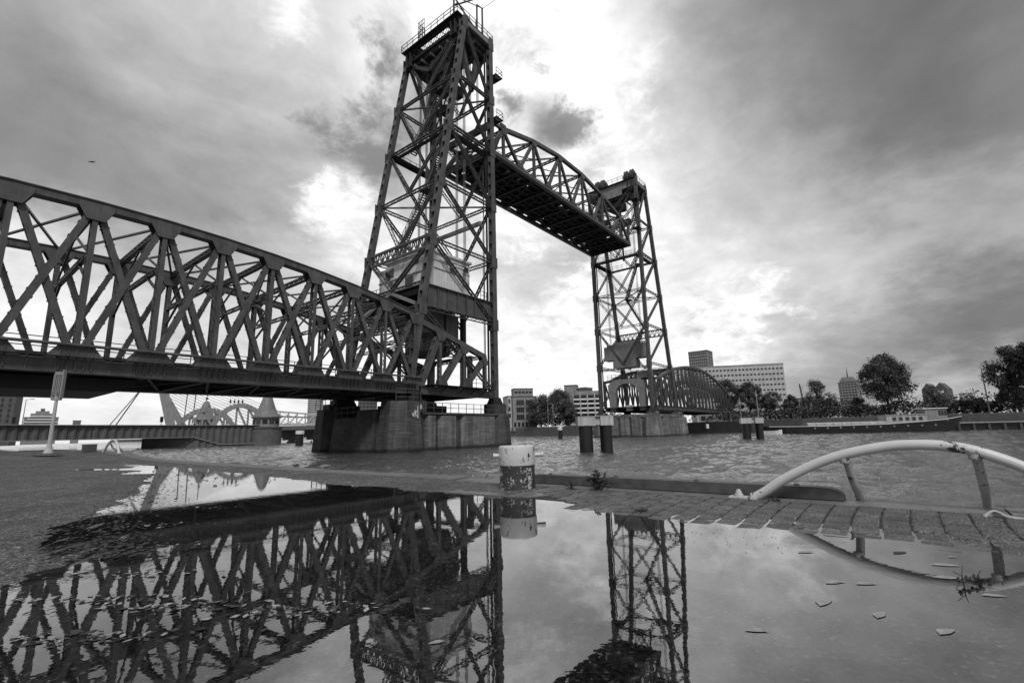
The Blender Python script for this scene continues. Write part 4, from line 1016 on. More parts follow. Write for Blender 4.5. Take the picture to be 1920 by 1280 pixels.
part('shoulder', 'pier', pn, lambda m: m.hexa([(-17.2, 6.22, WATER - 1), (-14, 6.22, WATER - 1), (-14, 11, WATER - 1), (-17.2, 11, WATER - 1), (-16.6, 6.22, 2.9), (-14, 6.22, 2.9), (-14, 11, 2.9), (-16.6, 11, 2.9)]))
part('wall', 'pier', pn, lambda m: m.span(-14, -.6, -.6, 13.2, WATER - 1, 3.0))
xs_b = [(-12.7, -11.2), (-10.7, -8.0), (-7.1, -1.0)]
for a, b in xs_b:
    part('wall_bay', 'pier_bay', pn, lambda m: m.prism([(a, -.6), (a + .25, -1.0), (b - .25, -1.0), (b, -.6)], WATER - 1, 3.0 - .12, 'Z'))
part('wall_cap', 'pier', pn, lambda m: m.span(-13.3, -.9, -1.05, 13.4, 3.0, 3.22))
for y in (0, TW):
    part('bearing_plinth', 'pier', pn, lambda m: m.span(-15.4, -12.8, y - 1.0, y + 1.0, 3.2, 4.42)); part('bearing_plinth', 'pier', pn, lambda m: m.span(-1.1, 1.1, y - 1.0, y + 1.0, 3.0, 4.42))
part('railing', 'rail', pn, lambda m: [m.rail([(-16.9, -.9, 4.35), (-15.9, -1.5, 4.35), (-14.3, -1.5, 4.35), (-13.4, -.7, 4.35)], 1.25, .6, .055, (1, .66, .33)), m.rail([(-13, -.95, 3.2), (-1.2, -.95, 3.2)], 1.1, 1.3, .055),
                                       m.rail([(-17, 11.4, 4.0), (-17, 14.6, 4.0)], 1.2, .9, .055), m.rail([(-16.4, 6.3, 2.9), (-16.4, 11, 2.9)], 1.2, 1.0, .055), m.rail([(1.6, -1.0, 3.2), (1.6, 3, 3.2)], 1.1, .9, .055)])
part('pier_plant', 'steel_dark', pn, lambda m: [m.span(-15.9, -14.4, 11.8, 13.2, 4.0, 5.2), m.span(-12, -4, 5, 9, 3.2, 4.4), m.span(-16.3, -15.2, 12.8, 14.2, 4.0, 4.7)])
# spray-painted marks on the near column face
fx, fy = Vector((-14.9, -1.78, 0)), None
def spray(m):
    c = Vector((-15.0, -1.87, 3.05)); strokes = [((-.55, .0), (-.42, -.35), (-.25, .15)), ((-.2, -.4), (-.1, .35)), ((-.12, -.05), (.1, .25)), ((-.1, -.05), (.12, -.4)), ((.2, -.55), (.22, .3), (.3, .75)), ((.62, .45), (.72, .95), (.82, .5))]
    for st in strokes:
        for a, b in zip(st, st[1:]): m.beam((c.x + a[0], c.y + .105 * a[1], c.z + a[1]), (c.x + b[0], c.y + .105 * b[1], c.z + b[1]), .09, .02, (0, 1, 0))
part('graffiti', 'graffiti', pn, spray)
pf = thing('bridge_pier', (62, 6, WATER), 'paler streaked concrete pier standing in the water under the far tower', 'bridge pier', 'bridge piers in the river')
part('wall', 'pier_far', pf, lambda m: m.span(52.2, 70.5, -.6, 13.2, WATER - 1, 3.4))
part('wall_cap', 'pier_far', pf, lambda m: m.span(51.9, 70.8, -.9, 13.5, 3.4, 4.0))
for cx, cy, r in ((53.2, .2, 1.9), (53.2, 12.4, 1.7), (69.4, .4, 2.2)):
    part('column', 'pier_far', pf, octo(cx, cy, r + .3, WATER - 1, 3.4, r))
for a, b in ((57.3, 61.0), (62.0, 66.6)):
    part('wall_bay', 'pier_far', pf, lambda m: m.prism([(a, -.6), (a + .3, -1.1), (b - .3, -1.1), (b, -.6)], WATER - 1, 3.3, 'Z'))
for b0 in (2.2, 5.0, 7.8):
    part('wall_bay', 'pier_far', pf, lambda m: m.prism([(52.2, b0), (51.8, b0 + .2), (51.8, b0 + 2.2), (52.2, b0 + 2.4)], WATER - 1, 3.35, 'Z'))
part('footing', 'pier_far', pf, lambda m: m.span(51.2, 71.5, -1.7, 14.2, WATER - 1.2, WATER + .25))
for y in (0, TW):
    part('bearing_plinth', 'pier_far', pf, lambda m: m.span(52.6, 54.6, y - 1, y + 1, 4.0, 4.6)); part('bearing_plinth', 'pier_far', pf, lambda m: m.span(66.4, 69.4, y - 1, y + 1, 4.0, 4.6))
part('railing', 'rail', pf, lambda m: m.rail([(51.9, -.9, 4.0), (70.8, -.9, 4.0)], 1.1, 1.5, .06))

# ================================================================= FOREGROUND THINGS
bo = thing('bollard', (-41.76, -36.0, 0), 'mooring bollard with chipped white head and flaking dark foot on the wet quay', 'bollard')
bx_, by_ = -41.76, -36.0
part('head', 'boll_white', bo, lambda m: m.lathe((bx_, by_, .40), [(.297, 0), (.303, .02), (.306, .27), (.30, .30), (.285, .312), (.0, .318)], 48), smooth=False)
part('body', 'boll_dark', bo, lambda m: m.lathe((bx_, by_, -.06), [(.30, 0), (.30, .10), (.292, .13), (.290, .46)], 48))
pd = Vector((.66, -.75, 0))
for q, ln in ((1, .13), (-1, .085)):
    part('cross_pin', 'boll_white', bo, lambda m: m.lathe((bx_ + pd.x * q * .28, by_ + pd.y * q * .28, .555), [(.034, 0), (.034, ln), (.040, ln + .002), (.040, ln + .03), (.03, ln + .036)], 16, tuple(pd * q)))
part('slab', 'concrete', bo, lambda m: m.prism([(-42.62, -35.2), (-42.5, -36.75), (-42.0, -36.95), (-41.38, -36.55), (-41.38, -35.0)], -.05, .012, 'Z'))
for oo in list(bo.children):
    if oo.name.split('.')[0] in ('head', 'body', 'cross_pin'):
        for p_ in oo.data.polygons: p_.use_smooth = True
        oo.data.set_sharp_from_angle(angle=R(35))

def spline(P, n=10):
    P = [Vector(p) for p in P]; out = []
    for i in range(len(P) - 1):
        p0 = P[max(0, i - 1)]; p1 = P[i]; p2 = P[i + 1]; p3 = P[min(len(P) - 1, i + 2)]
        for k in range(n):
            t = k / n
            out.append(.5 * ((2 * p1) + (p2 - p0) * t + (2 * p0 - 5 * p1 + 4 * p2 - p3) * t * t + (3 * p1 - p0 - 3 * p2 + p3) * t ** 3))
    return out + [P[-1]]
def ladder_rail(root, dx=0, dy=0, dz=0):
    ap = [(-41.25, -39.45, .035), (-41.25, -39.58, .10), (-41.25, -39.9, .315), (-41.25, -40.37, .545), (-41.25, -40.85, .672), (-41.25, -41.2, .70), (-41.25, -41.52, .668), (-41.25, -41.8, .565), (-41.25, -42.05, .42), (-41.25, -42.3, .22), (-41.25, -42.45, .035)]
    sh = Vector((dx, dy, dz))
    part('arch_tube', 'arch', root, lambda m: m.tube([p + sh for p in spline(ap, 8)], .056, 20), smooth=True)
    for y, zt_ in ((-40.5, .575), (-41.62, .63)):
        lp = [(-41.25, y, zt_), (-41.2, y - .02, zt_ * .8), (-41.08, y - .04, zt_ * .45), (-40.9, y - .06, .1), (-40.78, y - .06, -.1), (-40.7, y - .05, -.6)]
        part('ladder_stile', 'arch_rust', root, lambda m: m.tube([p + sh for p in spline(lp, 6)], .042, 14), smooth=True)
    for y, zc_ in ((-40.5, .555), (-41.62, .615)):
        part('weld_collar', 'arch_rust', root, lambda m: m.lathe((-41.25 + dx, y + dy, zc_ - .02 + dz), [(.05, -.045), (.054, -.03), (.05, .01)], 14))
    for y, s_ in ((-39.45, 1), (-42.45, -1)):
        pl = part('foot_plate', 'arch', root, lambda m: m.span(-41.33 + dx, -41.17 + dx, y - .06 * s_ + dy, y + .27 * s_ + dy, .012 + dz, .045 + dz))
        part('anchor_bolt', 'arch', pl, lambda m: m.lathe((-41.25 + dx, y + .16 * s_ + dy, .045 + dz), [(.05, 0), (.055, .025), (.04, .03), (.04, .055), (.028, .06), (.024, .085)], 12))
lr = thing('ladder_rail', (-41.25, -41, 0), 'white arched tubular ladder rail with rust spots bolted beside the wet brick strip', 'ladder rail', 'arched ladder rails on the quay')
ladder_rail(lr)
lr2 = thing('ladder_rail', (-41.25, -8.4, .29), 'small distant white arched ladder rail with a dark box at the left quay corner', 'ladder rail', 'arched ladder rails on the quay')
ladder_rail(lr2, 0, 32.6, .29)
dk = thing('cable_box', (-41.7, -5.9, .3), 'dark square box standing beside the small arched rail at the far left', 'box')
part('cabinet', 'darkwall', dk, lambda m: m.span(-41.95, -41.45, -6.3, -5.5, .22, .76)); part('lid', 'pale', dk, lambda m: m.span(-41.98, -41.42, -6.33, -5.47, .76, .8))

lp = thing('light_mast', (-43.76, -9, .36), 'pale tapering mast with a slotted rectangular head standing on the quay below the truss', 'light mast')
lx, ly = -43.76, -9.0
part('mast', 'pale', lp, lambda m: m.lathe((lx, ly, .36), [(.30, 0), (.30, .03), (.2, .08), (.12, .30), (.09, .5), (.065, 2.6), (.1, 2.78), (.18, 2.9), (.24, 2.98)], 10))
ud = Vector((.62, -.79, 0))
def lhead(m):
    a = math.atan2(ud.y, ud.x)
    for k in range(5): m.box((lx + ud.x * (k - 2) * .085, ly + ud.y * (k - 2) * .085, 3.62), (.042, .10, 1.25), a)
    m.box((lx, ly, 3.02), (.41, .14, .12), a); m.box((lx, ly, 4.28), (.41, .14, .16), a)
    m.box((lx + ud.x * .215, ly + ud.y * .215, 3.75), (.06, .16, 1.4), a); m.box((lx - ud.x * .21, ly - ud.y * .21, 3.62), (.05, .14, 1.25), a)
part('lamp_head', 'mid', lp, lhead)
part('lamp_back', 'mid', lp, lambda m: m.box((lx + .06, ly + .05, 3.98), (.38, .05, .62), math.atan2(ud.y, ud.x)))
part('base_ring', 'wood', lp, lambda m: m.lathe((lx, ly, .34), [(.55, 0), (.5, .06), (.3, .1)], 12))

# plants: stems with many small leaves
def plant(name, loc, w, h, n, seed, label, cat, leafsize, group=None, flat=.5):
    rnd = random.Random(seed); t = thing(name, loc, label, cat, group); L = MB(); S = MB(); loc = Vector(loc)
    for i in range(n):
        a = rnd.uniform(0, 6.283); r = abs(rnd.gauss(0, .45)) * w; hh = h * rnd.uniform(.35, 1.0) * (1 - min(.7, r / w * flat))
        tip = loc + Vector((math.cos(a) * r, math.sin(a) * r, hh)); mid = loc.lerp(tip, .5) + Vector((rnd.uniform(-.1, .1) * w, rnd.uniform(-.1, .1) * w, h * .12))
        S.tube([loc + Vector((math.cos(a) * r * .2, math.sin(a) * r * .2, -.01)), mid, tip], [.006, .004, .002], 4, False)
        for k in range(rnd.randint(6, 12)):
            u = rnd.uniform(.25, 1.05); p = (loc.lerp(mid, u * 2) if u < .5 else mid.lerp(tip, u * 2 - 1))
            d = Vector((rnd.gauss(0, 1), rnd.gauss(0, 1), rnd.gauss(.2, .7))).normalized(); e = d.cross(Vector((rnd.gauss(0, 1), rnd.gauss(0, 1), rnd.gauss(0, 1)))).normalized()
            s_ = leafsize * rnd.uniform(.5, 1.25)
            L.add([p, p + d * s_ * .5 + e * s_ * .3, p + d * s_, p + d * s_ * .5 - e * s_ * .3], [(0, 1, 2, 3)])
    S.build('stems', 'trunk', t); L.build('leaves', 'weed', t, kind='stuff'); return t
plant('weed', (-41.42, -37.3, .02), .42, .34, 34, 3, 'leafy weed bush growing from the joint between bollard and brick strip', 'weed', .055)
plant('weed', (-41.40, -36.82, .02), .16, .16, 14, 5, 'thin grassy weed tuft close to the bollard', 'weed', .022)
plant('weed', (-41.42, -39.75, .02), .15, .07, 10, 8, 'flat little weed at the foot of the arched white rail', 'weed', .035)
plant('weed', (-42.98, -40.6, .0), .07, .03, 3, 9, 'tiny weed at the puddle edge under the arched rail', 'weed', .016)
plant('weed', (-42.75, -38.6, .0), .22, .05, 10, 12, 'straggling weed hanging over the puddle edge left of the far tower reflection', 'weed', .03)

def leaf(i, x, y, s_, rot, mat, label, grp, curl=.25):
    s_ *= random.uniform(.9, 1.45); m = MB(); n = 14; pts = []
    for k in range(n + 1):
        u = k / n; w_ = .42 * s_ * math.sin(math.pi * u) ** 1.15
        z = .0015 + .012 * s_ * max(0, u - .6) ** 1.5 * 4
        pts.append((u - .5, w_, z))
    ca, sa = math.cos(rot), math.sin(rot); V = []
    for (u, w_, z) in pts:
        for q in (-1, 0, 1):
            a, b = u * s_, q * w_ * .5
            b += s_ * .12 * math.sin(math.pi * (u + .5)) + .006 * s_ * math.sin(9 * u + i); V.append((x + a * ca - b * sa, y + a * sa + b * ca, z + (.001 if q == 0 else .002)))
    F = []
    for k in range(n):
        for q in range(2): F.append((k * 3 + q, k * 3 + q + 1, k * 3 + q + 4, k * 3 + q + 3))
    m.add(V, F)
    return m.build('floating_leaf', mat, label=label, cat='leaf', group=grp, origin=(x, y, 0))
LV_ = [(-44.55, -40.6, .14), (-44.48, -40.75, .13), (-44.97, -40.59, .12), (-43.74, -41.15, .12), (-44.08, -41.14, .15), (-45.02, -40.83, .09), (-45.1, -41.07, .11), (-45.57, -40.37, .09), (-44.35, -41.31, .12), (-43.45, -41.21, .08), (-43.84, -40.36, .10), (-46.53, -39.22, .07)]
LL = ['left one of two pale leaves floating side by side below the rail reflection', 'right one of two pale leaves floating side by side below the rail reflection',
      'lone pale leaf floating just below the pair of leaves', 'pale leaf floating above the twig inside the arched rail reflection', 'long pale leaf touching the twig in the puddle',
      'pale leaf floating in the dark water below the twig', 'large pale leaf nearest the lower right picture corner', 'pale leaf floating right of the far tower reflection',
      'pale leaf right of the twig under the rail reflection', 'small pale leaf closest to the bricks at the right edge', 'pale leaf by the brick edge near the debris specks', 'small pale leaf floating on the dark house reflection of the near tower']
for i, (x, y, s_) in enumerate(LV_):
    leaf(i, x, y, s_, -.75 + random.uniform(-.5, .5), 'leafpale', LL[i], 'pale leaves on the puddle')
leaf(99, -43.5, -40.92, .11, -.6, 'leafdark', 'dark fallen leaf floating by the brick edge under the arched rail', 'dark leaves on the puddle')
tw = thing('twig', (-44.2, -41.2, 0), 'thin dark twig with seed heads standing in the puddle at lower right', 'twig')
part('stem', 'trunk', tw, lambda m: [m.tube([(-44.22, -41.2, -.01), (-44.2, -41.2, .06), (-44.17, -41.21, .1)], [.004, .003, .0015], 5), m.tube([(-44.2, -41.2, .03), (-44.1, -41.27, .035), (-44.0, -41.3, .05)], .003, 5), m.tube([(-44.2, -41.2, .05), (-44.24, -41.16, .08)], .002, 4), m.tube([(-44.3, -41.16, .004), (-44.2, -41.2, .03)], .003, 4)])
part('seed_heads', 'leafdark', tw, lambda m: [m.lathe((-44.2 + .03 * k, -41.2 - .02 * k, .012 + .01 * (k % 2)), [(.004, 0), (.014, .012), (.004, .03)], 6) for k in range(-1, 5)])
rp = thing('rope_piece', (-41.57, -41.7, .03), 'frayed pale rope scrap lying on the bricks by the rail foot', 'rope scrap')
for k in range(5):
    rnd = random.Random(k)
    part('strand', 'pale', rp, lambda m: m.tube(spline([(-41.60 + rnd.uniform(-.02, .02), -41.57, .035), (-41.56 + rnd.uniform(-.02, .02), -41.65, .05 + .01 * k), (-41.58 + rnd.uniform(-.03, .03), -41.74, .045), (-41.55 + rnd.uniform(-.04, .04), -41.83 - rnd.uniform(0, .03), .03)], 4), .013, 6))
# leaf litter gathered along the left shore of the puddle
lit = MB(); lit2 = MB(); rnd = random.Random(21)
SH = [(-43.9, -24.5), (-44.7, -27.4), (-45.4, -30.1), (-46.4, -32.4), (-46.95, -33.6), (-47.1, -34.7), (-47.2, -35.7)]
def add_leaf(m, x, y, z, s_, fl=.25):
    a = rnd.uniform(0, 6.283); d = Vector((math.cos(a), math.sin(a), rnd.uniform(-fl, fl))) * s_; e = Vector((-math.sin(a), math.cos(a), rnd.uniform(-fl, fl))) * s_ * .55
    p = Vector((x, y, z)); m.add([p - d, p + e, p + d, p - e], [(0, 1, 2, 3)])
for i in range(1500):
    k = rnd.random() ** 1.3 * (len(SH) - 1.001); j = len(SH) - 2 - int(k); u = k % 1
    a, b = SH[j + 1], SH[j]; x = a[0] + (b[0] - a[0]) * u; y = a[1] + (b[1] - a[1]) * u
    o = rnd.gauss(.22, .28); x += o * .8; y -= o * .6
    add_leaf(lit, x, y, rnd.uniform(.002, .02), rnd.uniform(.012, .04))
for (cx, cy, n, sp) in ((-47.35, -37.0, 80, .22), (-47.55, -37.7, 90, .2), (-47.1, -37.6, 80, .2), (-47.0, -36.6, 60, .25), (-46.8, -35.4, 60, .3), (-46.3, -34.3, 70, .3), (-46.6, -38.4, 60, .25), (-45.6, -33.2, 40, .3)):
    for i in range(n):
        u = rnd.gauss(0, 1) * sp * 1.5; w_ = rnd.gauss(0, 1) * sp * .22
        x = cx + u * .62 + w_ * .78; y = cy - u * .78 + w_ * .62
        add_leaf(lit2 if rnd.random() < .35 else lit, x, y, rnd.uniform(.001, .012), rnd.uniform(.012, .035), .18)
lit.build('leaf_litter', 'leafdark', kind='stuff'); lit2.build('leaf_litter', 'leafpale', kind='stuff')
# specks of debris on the bright far arm of the puddle
sp_ = MB()
for i in range(150):
    x = rnd.uniform(-44.2, -42.6); y = rnd.uniform(-30.5, -22.5)
    add_leaf(sp_, x, y, rnd.uniform(.003, .012), rnd.uniform(.015, .06) * rnd.random() + .012, .3)
for i in range(80):
    add_leaf(sp_, rnd.uniform(-43.0, -42.5), rnd.uniform(-37.2, -33.5), .008, rnd.uniform(.006, .016), .3)
for i in range(120):
    add_leaf(sp_, rnd.gauss(-43.5, .35), rnd.gauss(-39.6, .45), .004, rnd.uniform(.004, .012), .2)
sp_.build('debris_specks', 'leafdark', kind='stuff')

# ================================================================= RIVER THINGS
def frame(c, yawdeg=0.0):
    """local frame at c facing the viewing side: u to the right, v towards the quay, z up"""
    d = Vector((EYE.x - c[0], EYE.y - c[1], 0)).normalized(); a = R(yawdeg)
    v = Vector((d.x * math.cos(a) - d.y * math.sin(a), d.x * math.sin(a) + d.y * math.cos(a), 0)); u = Vector((-v.y, v.x, 0))
    return lambda p: (c[0] + u.x * p[0] + v.x * p[1], c[1] + u.y * p[0] + v.y * p[1], p[2])
def dolphin(c, label, posts):
    X = frame(c, 8); t = thing('mooring_dolphin', (c[0], c[1], WATER), label, 'mooring dolphin', 'mooring dolphins in the river')
    part('cap', 'pale', t, lambda m: [m.span(-1.45, -.02, -1.0, 1.0, 1.25, 1.97), m.span(.4, 1.45, -1.0, 1.0, 1.25, 1.97), m.span(-1.4, 1.4, -.9, .8, 1.3, 1.9), m.span(-1.46, 1.46, -1.02, 1.02, 1.97, 2.02)], X=X)
    for u, v in ((-.78, .5), (-.7, -.6), (.92, .5), (.98, -.6)):
        part('pile', 'black', t, lambda m: m.lathe((u, v, WATER - 2), [(.54 if u < 0 else .45, 0), (.54 if u < 0 else .45, 4.22)], 16), X=X, smooth=False)
    part('chain', 'rail', t, lambda m: m.tube([(.1, .6, 1.3), (.16, .7, .9), (.08, .7, .5), (.15, .7, .3)], .07, 6), X=X)
    for (u, h_) in posts:
        part('signal_post', 'mid', t, lambda m: [m.tube([(u, 0, 2.0), (u, 0, h_)], .06, 6), m.span(u - .12, u + .12, -.12, .12, h_ - .9, h_ - .5)], X=X)
    return t
dolphin((-12.2, -21.3), 'mooring dolphin with pale concrete cap in midstream right of the near pier', [])
dolphin((26.2, -25.3), 'farther mooring dolphin with thin signal posts in front of the long barge', [(-1.2, 4.9), (1.05, 5.9)])
def marker(c, h, r, label, top=.8):
    t = thing('marker_pile', (c[0], c[1], WATER), label, 'marker pile', 'marker piles in the river')
    part('pile', 'black', t, lambda m: m.lathe((c[0], c[1], WATER - 1), [(r, 0), (r, h - top - WATER + 1)], 12))
    part('pile_cap', 'white', t, lambda m: m.lathe((c[0], c[1], h - top), [(r * 1.12, 0), (r * 1.12, top - .05), (r * .9, top)], 12))
marker((38.5, 14.7), 1.95, .45, 'single dark marker pile with white top between the two piers', 1.0)
marker((2.7, 55.4), 2.1, .75, 'thick dark pile with pale top in the water left of the near pier', .7)
marker((82.5, -2.8), 1.6, .35, 'small white topped marker pile under the bow shaped span', 1.1)

# barge moored on the far side
bL, bR = Vector((61.9, -20.6, 0)), Vector((73.5, -49.2, 0)); bu = (bR - bL).normalized(); bv = Vector((bu.y, -bu.x, 0))
if bv.dot(Vector((EYE.x, EYE.y, 0)) - bL) < 0: bv = -bv
XB = lambda p: (bL.x + bu.x * p[0] + bv.x * p[1], bL.y + bu.y * p[0] + bv.y * p[1], p[2])
ba = thing('barge', tuple(bL.lerp(bR, .5)) , 'long black cargo barge with pale hatches and wooden wheelhouse moored at the far right bank', 'barge')
def hull(m):
    st = [(-1.5, .6, -.1, .9), (0, 1.8, -.2, .62), (3, 2.4, WATER - .3, .48), (10, 2.5, WATER - .3, .45), (20, 2.5, WATER - .3, .6), (26, 2.4, WATER - .3, .9), (29.5, 1.8, WATER - .3, 1.2), (31.5, .9, -.2, 1.5), (33.0, .1, 1.1, 1.72)]
    o = len(m.v)
    for (u, w_, zb, zt_) in st: m.v += [(u, -w_, zt_), (u, -w_ * .8, zb), (u, w_ * .8, zb), (u, w_, zt_)]
    for i in range(len(st) - 1):
        for j in range(4): m.f.append((o + i * 4 + j, o + i * 4 + (j + 1) % 4, o + i * 4 + 4 + (j + 1) % 4, o + i * 4 + 4 + j))
    m.f += [(o, o + 1, o + 2, o + 3), tuple(o + (len(st) - 1) * 4 + j for j in (3, 2, 1, 0))]
part('hull', 'black', ba, hull, X=XB)
part('rub_rail', 'white', ba, lambda m: [m.beam((0, 2.05, .62), (10, 2.53, .5), .09, .08), m.beam((10, 2.53, .5), (20, 2.53, .64), .09, .08), m.beam((20, 2.53, .64), (29.5, 1.85, 1.24), .09, .08), m.beam((29.5, 1.85, 1.24), (33, .15, 1.75), .09, .08)], X=XB)
for i in range(9):
    part('hatch_cover', 'pale', ba, lambda m: m.prism([(-1.9, .5), (1.9, .5), (1.9, 1.0), (1.2, 1.2), (-1.2, 1.2), (-1.9, 1.0)], 7.0 + i * 1.5, 8.42 + i * 1.5, 'X'), X=XB)
part('cabin', 'pale', ba, lambda m: [m.span(20.4, 26.8, -1.8, 1.8, .7, 2.25), m.span(20.3, 26.9, -1.95, 1.95, 2.25, 2.35)], X=XB)
for i in range(5):
    w = part('window', 'mid', ba, lambda m: m.span(21.3 + i * 1.05, 22.0 + i * 1.05, 1.8, 1.86, 1.2, 1.9), X=XB); part('pane', 'glass', w, lambda m: m.span(21.4 + i * 1.05, 21.9 + i * 1.05, 1.84, 1.88, 1.28, 1.82), X=XB)
wh = part('wheelhouse', 'mid', ba, lambda m: m.span(26.9, 30.2, -1.5, 1.5, .9, 3.25), X=XB)
part('roof', 'white', wh, lambda m: m.span(26.5, 30.4, -1.75, 1.75, 3.25, 3.4), X=XB)
part('pane', 'glass', wh, lambda m: [m.span(28.9 + .45 * i, 29.25 + .45 * i, 1.5, 1.54, 2.0, 2.9) for i in range(3)], X=XB)
for i in range(10):
    part('porthole', 'mid', ba, lambda m: m.lathe((8 + i * 2.2, 2.38 if i < 9 else 2.2, .1 + .02 * i), [(.16, 0), (.16, .12)], 10, (0, 1, 0)), X=XB)
part('mast', 'rail', ba, lambda m: [m.tube([(5, 0, .5), (5, 0, 3.2)], .06, 6), m.tube([(17, 0, .9), (17, 0, 2.4)], .05, 6), m.tube([(28, 0, 3.4), (28, 0, 4.2)], .04, 6)], X=XB)
part('deck_rail', 'rail', ba, lambda m: m.rail([(8, -2.2, .6), (20, -2.2, .7)], 1.0, 2, .05), X=XB)
sb = thing('small_boat', (56.2, -22.4, WATER), 'small white open boat tied behind the second mooring dolphin', 'boat')
XS = frame((56.2, -22.4), 5)
def shull(m):
    st = [(-1.5, .55, -.1), (-.6, .7, -.2), (.6, .65, -.18), (1.3, .35, -.05), (1.8, .04, .08)]; o = len(m.v)
    for u, w_, zt_ in st: m.v += [(u, -w_, zt_), (u, -w_ * .6, WATER - .1), (u, w_ * .6, WATER - .1), (u, w_, zt_)]
    for i in range(4):
        for j in range(4): m.f.append((o + i * 4 + j, o + i * 4 + (j + 1) % 4, o + i * 4 + 4 + (j + 1) % 4, o + i * 4 + 4 + j))
    m.f += [(o, o + 1, o + 2, o + 3), (o + 19, o + 18, o + 17, o + 16)]
part('hull', 'white', sb, shull, X=XS); part('thwart', 'wood', sb, lambda m: m.span(-.9, .5, -.4, .4, -.17, -.05), X=XS)

# ================================================================= FAR BANK
bank = [(150, 260), (112, 120), (101, 60), (99, 25), (101, 4), (90, -12), (86, -24), (84, -50), (82, -66), (100, -100), (240, -260), (900, -260), (900, 900), (150, 900)]
mb = MB(); mb.prism(bank, WATER - 1, 2.2, 'Z'); mb.build('quay_wall', 'darkwall', kind='structure')
inner = [(x + (1.0 if x < 500 else -1), y) for x, y in bank]
mb = MB(); mb.prism(inner, 2.2, 2.3, 'Z'); mb.build('far_bank', 'concrete', kind='structure')
fe = thing('fender_wall', (86, -40, 0), 'low dark timber fender with a pale rail along the foot of the right bank', 'fender')
for (a, b) in (((79.5, -49), (80.5, -66)),):
    part('waling', 'pale', fe, lambda m: m.beam((a[0], a[1], .55), (b[0], b[1], .55), .16, .3, (1, 0, 0)))
    for i in range(9):
        u = i / 8; part('fender_pile', 'wood', fe, lambda m: m.span(a[0] + (b[0] - a[0]) * u, a[0] + (b[0] - a[0]) * u + .35, a[1] + (b[1] - a[1]) * u - .18, a[1] + (b[1] - a[1]) * u + .18, WATER - 1, .7))
    part('planking', 'black', fe, lambda m: m.beam((a[0] + .4, a[1], -.3), (b[0] + .4, b[1], -.3), 1.3, .12, (1, 0, 0)))
ls_ = thing('landing_stage', (94, 40, 0), 'low floating landing stage with a pale edge under the middle far quay', 'landing stage')
part('pontoon', 'darkwall', ls_, lambda m: m.span(92, 98, 20, 38, WATER - .3, .2)); part('edge_rail', 'pale', ls_, lambda m: m.span(91.9, 92.0, 20, 38, .9, 1.1))

WCACHE = {}
def window_obj(parent, X, u, z, w_, h_, v, mat='glass', name='window'):
    mb = MB(); mb.X = X; mb.span(u - w_ / 2, u + w_ / 2, v - .05, v + .06, z, z + h_); mb.build(name, mat, parent)
def building(c, w, dp, z1, label, mat, rows=0, cols=0, win=(.6, .55), yaw=0, z0=1.0, zwin=None, name='building', roof=True, mwin='glass', bands=False, side=False, cat='building'):
    X = frame(c, yaw); t = thing(name, (c[0], c[1], z0), label, cat)
    part('wall', mat, t, lambda m: m.span(-w / 2, w / 2, -dp, 0, z0, z1), X=X)
    if roof: part('roof', 'mid' if mat != 'mid' else 'darkwall', t, lambda m: m.span(-w / 2 - .15, w / 2 + .15, -dp - .15, .15, z1, z1 + (z1 - z0) * .018 + .1), X=X)
    zb = zwin if zwin is not None else z0
    if rows:
        ch = (z1 - .3 - zb) / rows; cw_ = (w - .6) / max(1, cols)
        for r_ in range(rows):
            if bands: window_obj(t, X, 0, zb + ch * (r_ + .25), w * .94, ch * win[1], 0, mwin, 'window_band')
            else:
                for q in range(cols): window_obj(t, X, -w / 2 + .3 + cw_ * (q + .5), zb + ch * (r_ + .22), cw_ * win[0], ch * win[1], 0, mwin)
            if side:
                for q in range(2):
                    mb = MB(); mb.X = X; s_ = 1 if yaw < 0 else -1
                    mb.span(s_ * w / 2 - .05, s_ * w / 2 + .06, -dp * (.3 + .4 * q) - dp * .12, -dp * (.3 + .4 * q) + dp * .12, zb + ch * (r_ + .22), zb + ch * (r_ + .22 + win[1])); mb.build('window', mwin, t)
    return t, X
# middle group
t, X = building((107.5, 75.5), 10.0, 9, 14.6, 'pale four storey block with dark window bays behind the near tower leg', 'mid', 0, 0, yaw=14)
for r_ in range(3):
    for q in range(2):
        wp = part('window_bay', 'darkwall', t, lambda m: m.span(-3.6 + q * 3.9, -.3 + q * 3.9, -.05, .07, 5.3 + r_ * 2.9, 7.7 + r_ * 2.9), X=X)
        for k in range(4): part('pane', 'glass', wp, lambda m: m.span(-3.4 + q * 3.9 + k * .78, -2.8 + q * 3.9 + k * .78, .06, .1, 5.6 + r_ * 2.9, 7.4 + r_ * 2.9), X=X)
for k in range(6): window_obj(t, X, -4.2 + k * 1.6, 2.6, .9, 1.8, 0)
t, X = building((105.2, 80.4), 3.4, 9, 15.0, 'pale narrow end house with scattered small windows beside the tower leg', 'pale', 0, 0, yaw=14)
for (u, z) in ((-1.1, 12.2), (-1.0, 9.0), (.9, 9.3), (-.9, 6.4), (.9, 6.3), (.9, 3.4)): window_obj(t, X, u, z, .7, 1.7, 0)
building((151.6, 109.3), 10.4, 8, 22.6, 'stepped grey apartment tower rising behind the pale four storey block', 'mid', 8, 5, (.8, .5), yaw=10, z0=2)
t, X = building((157.9, 84.3), 6.2, 6, 22.8, 'blank concrete tower block above the middle trees', 'mid', 0, 0, yaw=-10, z0=2)
t, X = building((160.0, 79.5), 5.6, 7, 21.3, 'darker angled tower beside the blank concrete tower', 'darkwall', 6, 3, (.5, .4), yaw=-30, z0=2)
t, X = building((117.5, 52.2), 11.5, 8, 14.4, 'white balconied apartment block left of the far tower', 'darkwall', 0, 0, yaw=4, z0=2)
